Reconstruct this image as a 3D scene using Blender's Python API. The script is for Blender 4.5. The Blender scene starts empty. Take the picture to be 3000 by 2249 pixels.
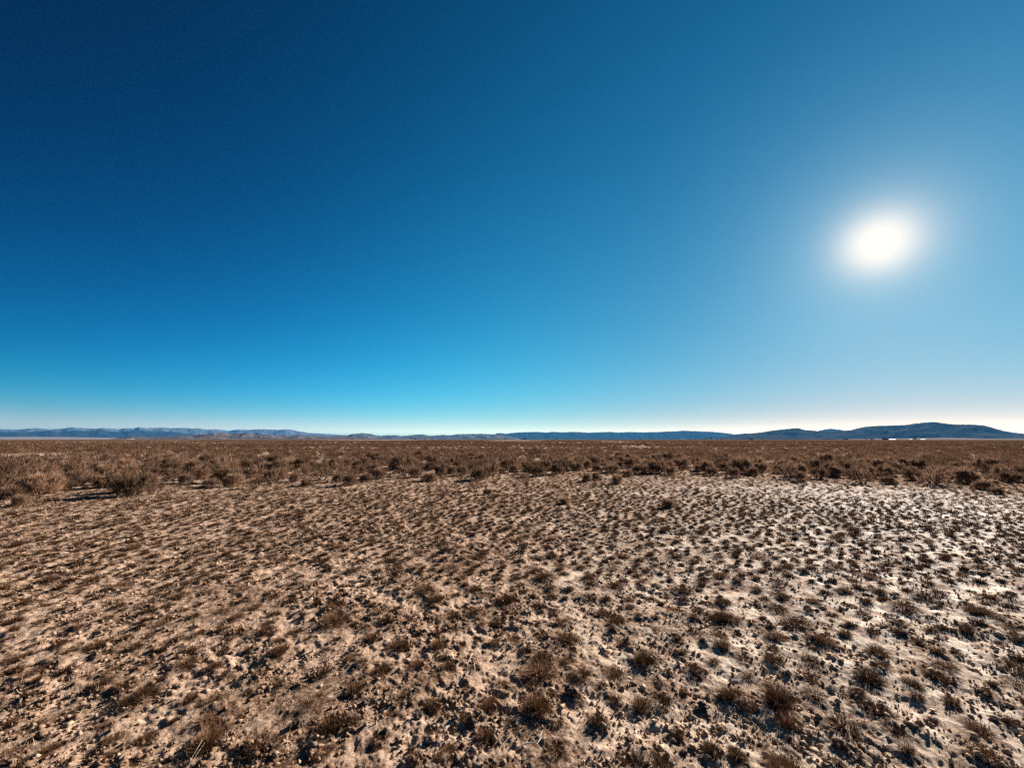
import bpy, math, random
import numpy as np
from mathutils import Vector, Matrix

SC = bpy.context.scene
COL = SC.collection
rng = np.random.default_rng(7)
random.seed(7)
D2R = math.radians

# ------------------------------------------------------------------ camera and photo geometry
W0, H0, F0 = 3000.0, 2249.0, 1127.0
PITCH = D2R(8.2)
EYE = 1.6
CP, SP = math.cos(PITCH), math.sin(PITCH)


def ray(px, py):
    a = (px - W0 / 2) / F0
    b = (H0 / 2 - py) / F0
    v = np.array([a, CP - b * SP, SP + b * CP])
    return v / np.linalg.norm(v)


def at(px, py):
    """ground point seen at a photo pixel"""
    v = ray(px, py)
    t = EYE / -v[2]
    return v[0] * t, v[1] * t


def depth(x, y, z=0.0):
    return y * CP + (z - EYE) * SP


SUN = ray(2577, 712)
SUN_EL = math.asin(SUN[2])
SUN_AZ = math.atan2(SUN[0], SUN[1])

# ------------------------------------------------------------------ numpy noise


def _h(ix, iy, seed):
    n = (ix.astype(np.int64) * 374761393 + iy.astype(np.int64) * 668265263 + seed * 1442695041) & 0xFFFFFFFF
    n = ((n ^ (n >> 13)) * 1274126177) & 0xFFFFFFFF
    n = (n ^ (n >> 16)) & 0xFFFFFFFF
    return n


def perlin(x, y, seed=0):
    x = np.asarray(x, dtype=np.float64)
    y = np.asarray(y, dtype=np.float64)
    ix = np.floor(x)
    iy = np.floor(y)
    fx = x - ix
    fy = y - iy
    u = fx * fx * fx * (fx * (fx * 6 - 15) + 10)
    v = fy * fy * fy * (fy * (fy * 6 - 15) + 10)

    def g(dx, dy):
        a = _h(ix + dx, iy + dy, seed) * (2 * math.pi / 4294967296.0)
        return np.cos(a) * (fx - dx) + np.sin(a) * (fy - dy)

    n0 = g(0, 0) * (1 - u) + g(1, 0) * u
    n1 = g(0, 1) * (1 - u) + g(1, 1) * u
    return (n0 * (1 - v) + n1 * v) * 1.5


def fbm(x, y, seed=0, oct=4, gain=0.5):
    s = 0
    a = 1.0
    for i in range(oct):
        s = s + a * perlin(x * 2 ** i, y * 2 ** i, seed + i * 17)
        a *= gain
    return s


def sstep(a, b, x):
    t = np.clip((x - a) / (b - a), 0, 1)
    return t * t * (3 - 2 * t)


# ------------------------------------------------------------------ mesh helpers
def mesh_np(name, verts, faces, mat=None, attrs=None, smooth=False):
    verts = np.asarray(verts, dtype=np.float32)
    faces = np.asarray(faces, dtype=np.int32)
    me = bpy.data.meshes.new(name)
    k = faces.shape[1]
    me.vertices.add(len(verts))
    me.vertices.foreach_set('co', verts.ravel())
    me.loops.add(faces.size)
    me.loops.foreach_set('vertex_index', faces.ravel())
    me.polygons.add(len(faces))
    me.polygons.foreach_set('loop_start', np.arange(0, faces.size, k, dtype=np.int32))
    if smooth:
        me.polygons.foreach_set('use_smooth', np.ones(len(faces), dtype=bool))
    me.update(calc_edges=True)
    for an, av in (attrs or {}).items():
        a = me.attributes.new(an, 'FLOAT', 'POINT')
        a.data.foreach_set('value', np.asarray(av, dtype=np.float32))
    if mat:
        me.materials.append(mat)
    return me


def obj(name, me, parent=None, loc=None, rotz=0.0, scale=None):
    o = bpy.data.objects.new(name, me)
    COL.objects.link(o)
    if parent:
        o.parent = parent
    if loc is not None:
        o.location = loc
    o.rotation_euler = (0, 0, rotz)
    if scale is not None:
        o.scale = (scale, scale, scale) if not hasattr(scale, '__len__') else scale
    return o


def tag(o, label=None, cat=None, group=None, kind=None):
    if label:
        o['label'] = label
    if cat:
        o['category'] = cat
    if group:
        o['group'] = group
    if kind:
        o['kind'] = kind
    return o


class MB:
    def __init__(s):
        s.v = []
        s.f = []

    def box(s, x0, x1, y0, y1, z0, z1):
        n = len(s.v)
        s.v += [(x0, y0, z0), (x1, y0, z0), (x1, y1, z0), (x0, y1, z0), (x0, y0, z1), (x1, y0, z1), (x1, y1, z1), (x0, y1, z1)]
        s.f += [tuple(n + i for i in q) for q in ((0, 3, 2, 1), (4, 5, 6, 7), (0, 1, 5, 4), (1, 2, 6, 5), (2, 3, 7, 6), (3, 0, 4, 7))]

    def tube(s, pts, rad, sides=5):
        pts = [Vector(p) for p in pts]
        n0 = len(s.v)
        for i, p in enumerate(pts):
            d = (pts[min(i + 1, len(pts) - 1)] - pts[max(i - 1, 0)])
            d = d.normalized() if d.length > 1e-9 else Vector((0, 0, 1))
            a = d.orthogonal().normalized()
            b = d.cross(a)
            for k in range(sides):
                t = 2 * math.pi * k / sides
                q = p + (a * math.cos(t) + b * math.sin(t)) * rad[i]
                s.v.append(tuple(q))
        for i in range(len(pts) - 1):
            for k in range(sides):
                a0 = n0 + i * sides + k
                a1 = n0 + i * sides + (k + 1) % sides
                s.f.append((a0, a1, a1 + sides, a0 + sides))
        s.f.append(tuple(n0 + k for k in range(sides))[::-1])
        s.f.append(tuple(n0 + (len(pts) - 1) * sides + k for k in range(sides)))

    def poly(s, vs, fs):
        n = len(s.v)
        s.v += [tuple(v) for v in vs]
        s.f += [tuple(n + i for i in f) for f in fs]

    def mesh(s, name, mat, smooth=False):
        me = bpy.data.meshes.new(name)
        me.from_pydata(s.v, [], s.f)
        if smooth:
            for p in me.polygons:
                p.use_smooth = True
        me.materials.append(mat)
        me.update()
        return me


def blades(base, az, lean, length, width, curl, tint, tip=0.0, roll=None):
    """curved tapering blades: returns verts, tris, tint per vertex"""
    n = len(base)
    pts = []
    ang = lean.copy()
    p = base.copy()
    seg = (0.0, 0.5, 0.5)
    wf = (1.0, 0.75, tip)
    if roll is None:
        roll = az + math.pi / 2 + rng.normal(0, 0.6, n)
    side = np.stack([np.cos(roll), np.sin(roll), np.zeros(n)], 1)
    V = []
    for i in range(3):
        if i:
            d = np.stack([np.sin(ang) * np.cos(az), np.sin(ang) * np.sin(az), np.cos(ang)], 1)
            p = p + d * (length * seg[i])[:, None]
            ang = ang + curl
        w = (width * wf[i] * 0.5)[:, None]
        V.append(p - side * w)
        V.append(p + side * w)
    V = np.stack(V, 1).reshape(-1, 3)          # 6 verts a blade
    o = (np.arange(n) * 6)[:, None]
    F = np.concatenate([o + np.array([[0, 1, 3]]), o + np.array([[0, 3, 2]]), o + np.array([[2, 3, 5]]), o + np.array([[2, 5, 4]])], 1).reshape(-1, 3)
    return V, F, np.repeat(tint, 6)


# ------------------------------------------------------------------ materials
def new_mat(name):
    m = bpy.data.materials.new(name)
    m.use_nodes = True
    nt = m.node_tree
    for n in list(nt.nodes):
        nt.nodes.remove(n)
    out = nt.nodes.new('ShaderNodeOutputMaterial')
    return m, nt, out


def N(nt, t, **kw):
    n = nt.nodes.new(t)
    for k, v in kw.items():
        setattr(n, k, v)
    return n


def mixc(nt, fac, a, b, blend='MIX'):
    n = N(nt, 'ShaderNodeMix', data_type='RGBA', blend_type=blend)
    for sock, v in ((n.inputs[0], fac), (n.inputs[6], a), (n.inputs[7], b)):
        if hasattr(v, 'links') or hasattr(v, 'is_linked'):
            nt.links.new(v, sock)
        elif isinstance(v, (int, float)):
            sock.default_value = v
        else:
            sock.default_value = (*v, 1)
    return n.outputs[2]


def veg_mat(name, dark, light, trans=0.35, vary=0.35):
    m, nt, out = new_mat(name)
    at_ = N(nt, 'ShaderNodeAttribute', attribute_name='tint')
    oi = N(nt, 'ShaderNodeObjectInfo')
    c = mixc(nt, at_.outputs['Fac'], dark, light)
    mr = N(nt, 'ShaderNodeMapRange')
    mr.inputs['To Min'].default_value = 1 - vary
    mr.inputs['To Max'].default_value = 1 + vary
    nt.links.new(oi.outputs['Random'], mr.inputs['Value'])
    hs = N(nt, 'ShaderNodeHueSaturation')
    nt.links.new(mr.outputs[0], hs.inputs['Value'])
    nt.links.new(c, hs.inputs['Color'])
    d = N(nt, 'ShaderNodeBsdfDiffuse')
    t = N(nt, 'ShaderNodeBsdfTranslucent')
    nt.links.new(hs.outputs[0], d.inputs[0])
    nt.links.new(hs.outputs[0], t.inputs[0])
    mx = N(nt, 'ShaderNodeMixShader')
    mx.inputs[0].default_value = trans
    nt.links.new(d.outputs[0], mx.inputs[1])
    nt.links.new(t.outputs[0], mx.inputs[2])
    nt.links.new(mx.outputs[0], out.inputs[0])
    return m


def plain_mat(name, a, b, scale=8.0, rough=0.85, bump=0.0):
    m, nt, out = new_mat(name)
    tc = N(nt, 'ShaderNodeTexCoord')
    no = N(nt, 'ShaderNodeTexNoise')
    no.inputs['Scale'].default_value = scale
    no.inputs['Detail'].default_value = 6
    nt.links.new(tc.outputs['Object'], no.inputs['Vector'])
    cr = N(nt, 'ShaderNodeMapRange')
    cr.inputs['From Min'].default_value = 0.35
    cr.inputs['From Max'].default_value = 0.65
    nt.links.new(no.outputs[0], cr.inputs['Value'])
    c = mixc(nt, cr.outputs[0], a, b)
    p = N(nt, 'ShaderNodeBsdfPrincipled')
    p.inputs['Roughness'].default_value = rough
    p.inputs['Specular IOR Level'].default_value = 0.0 if rough >= 1.0 else 0.25
    nt.links.new(c, p.inputs['Base Color'])
    if bump:
        bp = N(nt, 'ShaderNodeBump')
        bp.inputs['Strength'].default_value = bump
        bp.inputs['Distance'].default_value = 0.01
        nt.links.new(no.outputs[0], bp.inputs['Height'])
        nt.links.new(bp.outputs[0], p.inputs['Normal'])
    nt.links.new(p.outputs[0], out.inputs[0])
    return m


M_TUFT = veg_mat('dry_tuft_grass', (0.032, 0.014, 0.0072), (0.185, 0.096, 0.050), 0.18, 0.40)
M_STRAW = veg_mat('pale_straw', (0.27, 0.165, 0.08), (0.52, 0.37, 0.21), 0.30, 0.15)
M_LITTER = veg_mat('fallen_straw', (0.11, 0.058, 0.028), (0.46, 0.32, 0.185), 0.25, 0.0)
M_SAGE = veg_mat('sage_foliage', (0.052, 0.0275, 0.0165), (0.285, 0.170, 0.108), 0.30, 0.35)
M_FARSAGE = veg_mat('far_sage_foliage', (0.028, 0.0145, 0.009), (0.175, 0.098, 0.060), 0.25, 0.0)
M_PALEBUSH = veg_mat('pale_bush_foliage', (0.18, 0.102, 0.06), (0.37, 0.225, 0.142), 0.35, 0.15)
M_BARK = plain_mat('shrub_bark', (0.085, 0.055, 0.037), (0.17, 0.12, 0.085), 30)
M_BLEACH = plain_mat('bleached_wood', (0.48, 0.40, 0.31), (0.64, 0.56, 0.46), 25)
M_TWIG = plain_mat('weathered_twig', (0.36, 0.27, 0.18), (0.52, 0.41, 0.29), 25)
M_STONE = plain_mat('pale_stone', (0.44, 0.38, 0.32), (0.64, 0.58, 0.51), 12, 0.8, 0.4)
M_CLOD = plain_mat('dark_clod', (0.045, 0.026, 0.017), (0.10, 0.062, 0.042), 40, 0.95, 0.6)
M_TREEBARK = plain_mat('tree_bark', (0.09, 0.06, 0.045), (0.15, 0.11, 0.08), 3)
M_TREE = veg_mat('far_tree_twigs', (0.07, 0.045, 0.035), (0.14, 0.10, 0.075), 0.2, 0.2)
M_WHITE = plain_mat('white_sheet_metal', (0.62, 0.61, 0.59), (0.70, 0.69, 0.67), 0.5, 0.6)
M_BARN = plain_mat('dark_barn_boards', (0.07, 0.04, 0.032), (0.11, 0.066, 0.05), 0.6, 0.9)
M_ROOF = plain_mat('grey_roof', (0.13, 0.11, 0.10), (0.19, 0.165, 0.15), 0.6, 0.7)
M_DOOR = plain_mat('barn_door', (0.03, 0.025, 0.022), (0.05, 0.04, 0.035), 1.0, 0.9)

# ------------------------------------------------------------------ where the tufts stand
R4 = lambda x, y, w: (0 + x / 2.075, 1450 + y / 2.075, w / 2.075)
R5 = lambda x, y, w: (1000 + x / 2.075, 1450 + y / 2.075, w / 2.075)
R6 = lambda x, y, w: (2000 + x / 2.075, 1450 + y / 2.075, w / 2.075)

# (pixel spot, height factor, straw?, landmark name)  - a landmark name singles the tuft out
TUFTS = [
    (R6(590, 1215, 190), 1.5, 1, 'broad tall tuft with a thick sheaf of long brown straws'),
    (R6(645, 1375, 95), 1.8, 1, 'upright straw tuft in front of the broad straw sheaf'),
    (R6(640, 1640, 210), 1.3, 0, 'big dark tuft cut off by the bottom edge on pale crust'),
    (R6(300, 1200, 150), 1.0, 0, 'bristly brown tuft behind the one with finger-like shadow'),
    (R6(395, 1255, 110), 1.1, 0, 'tuft with finger-like shadow stripes, beside the broad straw sheaf'),
    (R6(1180, 950, 130), 1.1, 0, 'flat-topped tuft with a bluish fan shadow on bare white crust'),
    (R6(840, 880, 150), 0.8, 0, 'wide low tuft behind the small one with forked shadow'),
    (R6(785, 1000, 100), 1.0, 0, 'small tuft casting a forked shadow on white crust'),
    (R6(560, 1005, 110), 0.9, 0, 'spiky dark tuft standing in a patch of brown litter'),
    (R6(245, 915, 95), 1.0, 0, 'ragged tuft with one pale bent straw over it'),
    (R6(80, 1050, 110), 1.0, 0, 'rounded dark tuft with a broken ring of litter'),
    (R6(250, 735, 180), 0.8, 0, 'long double tuft with a pale fringe along its top'),
    (R6(100, 700, 90), 0.8, 0, 'flat dark tuft at the end of the long double tuft'),
    (R6(245, 645, 95), 0.9, 0, 'tuft standing just behind the long double tuft'),
    (R6(1130, 1090, 210), 0.6, 0, 'long flat mat of brown grass on the open crust'),
    (R6(1070, 1215, 90), 1.0, 0, 'dark upper tuft of a leaning pair on white crust'),
    (R6(1185, 1290, 170), 0.9, 0, 'shaggy lower tuft of a leaning pair on white crust'),
    (R6(1400, 1150, 110), 1.0, 0, 'hollow-looking tuft with dark gaps beside open crust'),
    (R6(1550, 1085, 170), 0.6, 0, 'low sloping grass mat pointing down the crust'),
    (R6(1800, 1395, 170), 0.7, 0, 'dim wide tuft in the shaded litter near the corner'),
    (R6(1300, 1420, 120), 0.8, 0, 'soft grey-brown tuft between two litter stripes'),
    (R6(1850, 1545, 220), 0.6, 0, 'wide smeared grass mat low in the corner'),
    (R6(1820, 705, 190), 0.7, 0, 'broad dark tuft group leader far over on the crust'),
    (R6(1580, 815, 70), 1.0, 0, 'small dark ball-like tuft alone on white crust'),
    (R6(1440, 900, 90), 0.6, 0, 'flat shadow-dark tuft sunk in white crust'),
    (R6(2040, 865, 140), 0.8, 0, 'greenish brown tuft cut by the picture side'),
    (R6(180, 1530, 90), 1.3, 0, 'thin upright tuft with a twisted dark stem'),
    (R6(335, 1555, 90), 1.0, 0, 'squat dark tuft next to the twisted stem tuft'),
    (R6(935, 440, 110), 0.7, 0, 'tan-topped tuft on the bright middle crust'),
    (R6(985, 590, 100), 0.9, 0, 'dome tuft with pale tips on the bright middle crust'),
    (R6(570, 860, 120), 0.8, 0, 'double tuft above the spiky dark one'),
    (R6(605, 615, 110), 0.8, 0, 'brown cushion tuft ringed by white crust'),
    (R6(800, 655, 80), 0.8, 0, 'little dark tuft in a white crust clearing'),
    (R6(640, 440, 100), 0.8, 0, 'dark cushion tuft at the edge of the crust'),
    (R6(1480, 385, 100), 0.8, 0, 'dark tuft far out amid crust streaks'),
    (R5(1185, 1300, 160), 1.4, 1, 'tall bunch of upright straws over a black hollow'),
    (R5(905, 1285, 130), 0.7, 0, 'sunken dark tuft left of the black hollow bunch'),
    (R5(560, 1270, 110), 0.9, 0, 'dark bristly tuft among shattered straw'),
    (R5(1460, 1090, 130), 1.0, 0, 'two-lobed dark tuft on smooth pale soil'),
    (R5(1660, 1070, 125), 1.1, 0, 'round upright tuft beside the two-lobed dark tuft'),
    (R5(1370, 860, 140), 1.0, 0, 'thick dark tuft with a golden crest mid-slope'),
    (R5(1680, 760, 125), 0.9, 0, 'neat half-dome tuft with golden rim and black base'),
    (R5(1590, 710, 90), 0.9, 0, 'tuft touching the back of the golden rim half-dome'),
    (R5(950, 775, 80), 1.1, 0, 'small leaning tuft with a long pointed shadow'),
    (R5(570, 630, 115), 0.9, 0, 'bushy tuft alone on trampled tan soil'),
    (R5(1010, 625, 150), 0.8, 0, 'wide fringe-topped tuft with pale upright blades'),
    (R5(810, 565, 105), 0.8, 0, 'tan tuft behind the wide fringe-topped one'),
    (R5(1510, 485, 105), 0.9, 0, 'steep dark mound tuft mid-flat'),
    (R5(1850, 985, 170), 0.9, 0, 'large black-shadowed tuft beside a pit in the soil'),
    (R5(1830, 1265, 130), 0.9, 0, 'dark ragged tuft with a pale straw lying over it'),
    (R5(1950, 1240, 150), 1.0, 0, 'dense brown tuft beside the pale lying straw'),
    (R5(1570, 1390, 95), 1.3, 0, 'lone cone tuft with a spiky star shadow'),
    (R5(640, 1050, 95), 1.0, 0, 'narrow tuft by two pale bent twigs'),
    (R5(470, 1035, 110), 0.7, 0, 'low broken tuft beside trampled clods'),
    (R5(240, 1070, 180), 0.5, 0, 'wide flattened tuft trodden into the clods'),
    (R5(100, 1175, 120), 0.8, 0, 'dark tuft on clods with shadow running to its side'),
    (R5(30, 1390, 150), 1.0, 0, 'heavy dark tuft among coarse clods'),
    (R5(880, 1480, 105), 1.3, 0, 'narrow dark tuft with shadow stripes near the fallen twig'),
    (R5(1230, 985, 100), 0.9, 0, 'small tuft with offset shadow on pale soil'),
    (R5(1140, 940, 80), 0.8, 0, 'little tan tuft on pale soil'),
    (R5(370, 915, 135), 0.8, 0, 'bent tuft casting a broad black smear'),
    (R5(590, 910, 95), 1.1, 0, 'slim tuft with shadow trailing down beside it'),
    (R5(690, 720, 130), 0.6, 0, 'thin tan tuft lying nearly flat'),
    (R5(1300, 1535, 220), 0.4, 0, 'spread grass mat by the bleached fallen twig'),
    (R5(1790, 1600, 150), 0.9, 0, 'dark tuft at the bottom edge below open pale soil'),
    (R5(1920, 1610, 180), 1.0, 0, 'spreading tuft at the bottom edge beside dark clods'),
    (R4(760, 1150, 130), 0.9, 0, 'low tuft with curled pale blades on tan soil'),
    (R4(880, 1190, 200), 0.6, 0, 'wide fuzzy grass mat with a black underside'),
    (R4(1290, 1245, 130), 1.0, 0, 'dense tuft throwing a broad black shadow wedge'),
    (R4(620, 1150, 90), 1.2, 0, 'tuft with a solid black shadow on smooth tan soil'),
    (R4(790, 1255, 110), 1.2, 0, 'tuft with the longest tapering shadow on tan soil'),
    (R4(1270, 1490, 190), 1.1, 1, 'sprawling tuft with many pale arched straws'),
    (R4(700, 1480, 90), 1.1, 0, 'upright tuft with a narrow black shadow near the bottom'),
    (R4(880, 1480, 90), 1.2, 0, 'tuft beside the narrow-shadowed one, with streaky shadow'),
    (R4(2020, 1400, 170), 1.0, 0, 'big black tuft by a pale bare clod patch'),
    (R4(1160, 940, 90), 1.0, 0, 'tuft with a thick short shadow by a yellow patch'),
    (R4(600, 910, 110), 1.0, 0, 'tuft with a combed shadow on tan soil'),
    (R4(820, 920, 90), 0.9, 0, 'small tuft near the combed shadow'),
    (R4(1300, 1040, 80), 1.0, 0, 'little tuft with a wispy shadow on tan soil'),
    (R4(1700, 960, 120), 0.9, 0, 'tuft standing in a patch of brown stubble'),
    (R4(1440, 740, 90), 0.9, 0, 'dark tuft halfway up the tan flat'),
    (R4(1330, 500, 90), 0.8, 0, 'dark tuft among the farther shadow streaks'),
    (R4(1800, 830, 110), 0.8, 0, 'broad tuft between clods halfway up the flat'),
    (R4(480, 1290, 60), 1.0, 0, 'small tuft with a streak shadow by a pale straw'),
    (R4(300, 1545, 80), 1.1, 0, 'tuft with a black streak shadow at the bottom corner'),
]
YELLOW = [R5(160, 548, 50), R5(610, 468, 40), R4(1085, 470, 50), R4(1110, 570, 45), R4(1000, 930, 60)]

tuft = []      # dict per tuft
for (px, py, w), hf, straw, nm in TUFTS:
    x, y = at(px, py + 0.18 * w)
    r = 0.5 * w * depth(x, y) / F0
    tuft.append(dict(x=x, y=y, r=r, hf=hf, straw=straw, name=nm, c='brown'))
for px, py, w in YELLOW:
    x, y = at(px, py + 0.18 * w)
    tuft.append(dict(x=x, y=y, r=0.5 * w * depth(x, y) / F0, hf=0.9, straw=2, name=None, c='yellow'))

# the rest of the tufts by dart throwing
cell = {}


def near(x, y, dmin):
    ix, iy = int(math.floor(x / 0.5)), int(math.floor(y / 0.5))
    for a in (-1, 0, 1):
        for b in (-1, 0, 1):
            for (qx, qy, qr) in cell.get((ix + a, iy + b), ()):
                if (qx - x) ** 2 + (qy - y) ** 2 < (dmin + qr * 0.8) ** 2:
                    return True
    return False


def put(x, y, r):
    cell.setdefault((int(math.floor(x / 0.5)), int(math.floor(y / 0.5))), []).append((x, y, r))


for t in tuft:
    put(t['x'], t['y'], t['r'])


def front_y(x):
    """depth at which the shrubs begin"""
    px = np.array([-24, -13.4, -11.5, -9, -7, -5, 0, 3, 7, 11, 15, 20, 30])
    py = np.array([14, 10.4, 11.8, 13.2, 14, 15, 16.2, 18.5, 17.5, 15.6, 14.8, 13.5, 12])
    return np.interp(x, px, py)


NF = 90000
cx = rng.uniform(-1, 1, NF)
cy = rng.uniform(0, 1, NF)
ys = np.sqrt(1.75 ** 2 + (27 ** 2 - 1.75 ** 2) * cy ** 1.25)
xs = cx * (ys * 1.42 + 0.5)
dens = 0.80 + 0.10 * sstep(0, 3, xs) + 0.65 * fbm(xs * 0.5, ys * 0.5, 5, 3)
for x, y, dn in zip(xs, ys, dens):
    if rng.random() > dn * (0.40 if y < 3.4 else (0.62 if y < 4.8 else 1.25)):
        continue
    big = rng.random()
    r = float(np.clip(rng.lognormal(math.log(0.048), 0.48), 0.02, 0.12))
    if near(x, y, r * 0.75 + 0.03 + (0.022 if y > 4.8 else 0.03)):
        continue
    if y > front_y(x) + 2 and rng.random() < 0.6:
        continue
    put(x, y, r)
    tuft.append(dict(x=float(x), y=float(y), r=r, hf=float(rng.uniform(0.5, 1.1)), straw=0, name=None, c='brown'))
for t in tuft:
    t['d'] = math.hypot(t['x'], t['y'])
    t['size'] = t['r'] / t['d']
    t['seen'] = abs(t['x']) < 1.36 * depth(t['x'], t['y']) and t['y'] > 1.75

# ------------------------------------------------------------------ ground
ang_in = np.linspace(-D2R(63), D2R(63), 1150)
ang_out = np.linspace(D2R(63), D2R(297), 72)[1:-1]
ANG = np.concatenate([ang_in, ang_out])
rr = [0.05, 0.5, 0.9, 1.2]
r_ = 1.4
while r_ < 14:
    rr.append(r_)
    r_ *= 1.0034
while r_ < 60:
    rr.append(r_)
    r_ *= 1.0075
while r_ < 500:
    rr.append(r_)
    r_ *= 1.016
while r_ < 62000:
    rr.append(r_)
    r_ *= 1.11
RR = np.array(rr)
GX = RR[:, None] * np.sin(ANG)[None, :]
GY = RR[:, None] * np.cos(ANG)[None, :]


def crust_at(x, y):
    n = fbm(x * 0.45, y * 0.45, 31, 4)
    base = sstep(-0.35, 0.85, (x - 0.10 * y + 0.3) / (0.30 * y + 1.3) + 0.45 * n)
    return base


def ground_h(x, y, d):
    near_f = 1 - sstep(20, 60, d)
    h = 0.030 * fbm(x * 0.35, y * 0.35, 3, 3) * (1 - sstep(300, 900, d))
    cr = crust_at(x, y)
    rough = 0.75 + 0.45 * fbm(x * 0.9, y * 0.9, 77, 2)
    rough = np.clip(rough, 0.3, 1.15) * (0.9 - 0.28 * cr)
    k = near_f * rough
    # a little stretched across the wind so that lumps read as small ridges
    def sg(n, p):
        return np.sign(n) * np.abs(n) ** p
    h = h + k * 0.014 * perlin(x / 0.30, y / 0.30, 11)
    h = h + k * 0.014 * sg(perlin(x / 0.13, y / 0.13, 12), 0.8)
    h = h + k * 0.013 * sg(perlin(x / 0.065, y / 0.065, 13), 0.75)
    h = h + k * (0.006 + 0.003 * cr) * sg(perlin(x / 0.033, y / 0.033, 14), 0.8)
    f = 1 - sstep(5, 9, d)
    h = h + k * f * 0.005 * perlin(x / 0.017, y / 0.017, 15)
    return h


GD = np.broadcast_to(RR[:, None], GX.shape)
GZ = ground_h(GX, GY, GD)
LIT = np.zeros_like(GZ)


def local(x, y, rad):
    """row and column slice of the dense fan round a point"""
    d = math.hypot(x, y)
    a = math.atan2(x, y)
    i0, i1 = np.searchsorted(RR, [d - rad, d + rad])
    da = rad / max(d, 0.3)
    j0, j1 = np.searchsorted(ang_in, [a - da, a + da])
    return slice(max(i0 - 1, 0), i1 + 1), slice(max(j0 - 1, 0), j1 + 1)


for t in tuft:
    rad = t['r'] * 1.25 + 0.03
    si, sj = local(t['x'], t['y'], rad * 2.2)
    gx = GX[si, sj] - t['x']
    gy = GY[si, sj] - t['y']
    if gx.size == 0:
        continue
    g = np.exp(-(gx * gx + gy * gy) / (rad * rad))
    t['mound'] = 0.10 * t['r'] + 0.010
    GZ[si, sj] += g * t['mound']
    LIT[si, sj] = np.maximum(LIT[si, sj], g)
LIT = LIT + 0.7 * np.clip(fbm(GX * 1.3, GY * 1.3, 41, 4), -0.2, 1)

# hummocky shade-makers under the far shrubs are left flat
def hz(x, y):
    d = math.hypot(x, y)
    a = math.atan2(x, y)
    i = min(max(np.searchsorted(RR, d), 1), len(RR) - 1)
    j = min(max(np.searchsorted(ang_in, a), 1), len(ang_in) - 1)
    return float(min(GZ[i, j], GZ[i - 1, j], GZ[i, j - 1], GZ[i - 1, j - 1]))


CRU = crust_at(GX, GY)
CRU = CRU * (1 - sstep(12, 21, GD)) * (1 - 0.35 * sstep(6, 11, GD))
# open pale flats farther out (photo spots): x, y, half width, half depth
PATCH = []


def patch(px0, px1, py0, py1):
    x0, y0 = at((px0 + px1) / 2, py1)
    x1, y1 = at((px0 + px1) / 2, py0)
    d = depth((x0 + x1) / 2, (y0 + y1) / 2)
    PATCH.append(((x0 + x1) / 2, (y0 + y1) / 2, 0.5 * (px1 - px0) * d / F0, 0.5 * abs(y1 - y0)))


patch(-60, 175, 1329, 1342)
patch(240, 330, 1333, 1343)
patch(360, 480, 1330, 1340)
patch(160, 205, 1297, 1300)
patch(260, 520, 1292.5, 1295)
patch(520, 720, 1296, 1298.5)
patch(1000, 1220, 1288.6, 1290)
patch(1420, 1600, 1289.5, 1291)
patch(1750, 1850, 1292.5, 1294.5)
patch(1830, 1900, 1306, 1311)
patch(2506, 2528, 1300, 1302.4)
patch(2556, 2570, 1300, 1302.4)
patch(2576, 2600, 1299.6, 1302.4)
patch(2263, 2278, 1301, 1303)
patch(600, 680, 1355, 1372)
patch(700, 745, 1332, 1346)
patch(1300, 1335, 1372, 1382)
for (px_, py_, a_, b_) in PATCH:
    e = ((GX - px_) / a_) ** 2 + ((GY - py_) / b_) ** 2 + 0.5 * fbm(GX * 1.5 / a_, GY * 1.5 / b_, 91, 3)
    CRU = np.maximum(CRU, 1 - sstep(0.6, 1.3, e))
FAR = sstep(150, 600, GD) * (1 - CRU)

# material: tan soil, brown litter, salt crust
gm, nt, out = new_mat('ground_soil')
tc = N(nt, 'ShaderNodeNewGeometry')
a_cr = N(nt, 'ShaderNodeAttribute', attribute_name='crust')
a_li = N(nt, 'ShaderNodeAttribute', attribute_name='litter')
a_fa = N(nt, 'ShaderNodeAttribute', attribute_name='shrubland')


def noise(scale, detail=5, rough=0.6, stretch=None):
    n = N(nt, 'ShaderNodeTexNoise')
    n.inputs['Scale'].default_value = scale
    n.inputs['Detail'].default_value = detail
    n.inputs['Roughness'].default_value = rough
    if stretch:
        mp = N(nt, 'ShaderNodeMapping')
        mp.inputs['Scale'].default_value = stretch
        nt.links.new(tc.outputs['Position'], mp.inputs['Vector'])
        nt.links.new(mp.outputs[0], n.inputs['Vector'])
    else:
        nt.links.new(tc.outputs['Position'], n.inputs['Vector'])
    return n.outputs[0]


def rng_map(v, a, b, c=0.0, d=1.0):
    m = N(nt, 'ShaderNodeMapRange')
    m.inputs['From Min'].default_value = a
    m.inputs['From Max'].default_value = b
    m.inputs['To Min'].default_value = c
    m.inputs['To Max'].default_value = d
    nt.links.new(v, m.inputs['Value'])
    return m.outputs[0]


def math_(op, a, b):
    m = N(nt, 'ShaderNodeMath', operation=op)
    for s_, v in ((m.inputs[0], a), (m.inputs[1], b)):
        if isinstance(v, (int, float)):
            s_.default_value = v
        else:
            nt.links.new(v, s_)
    return m.outputs[0]


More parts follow.
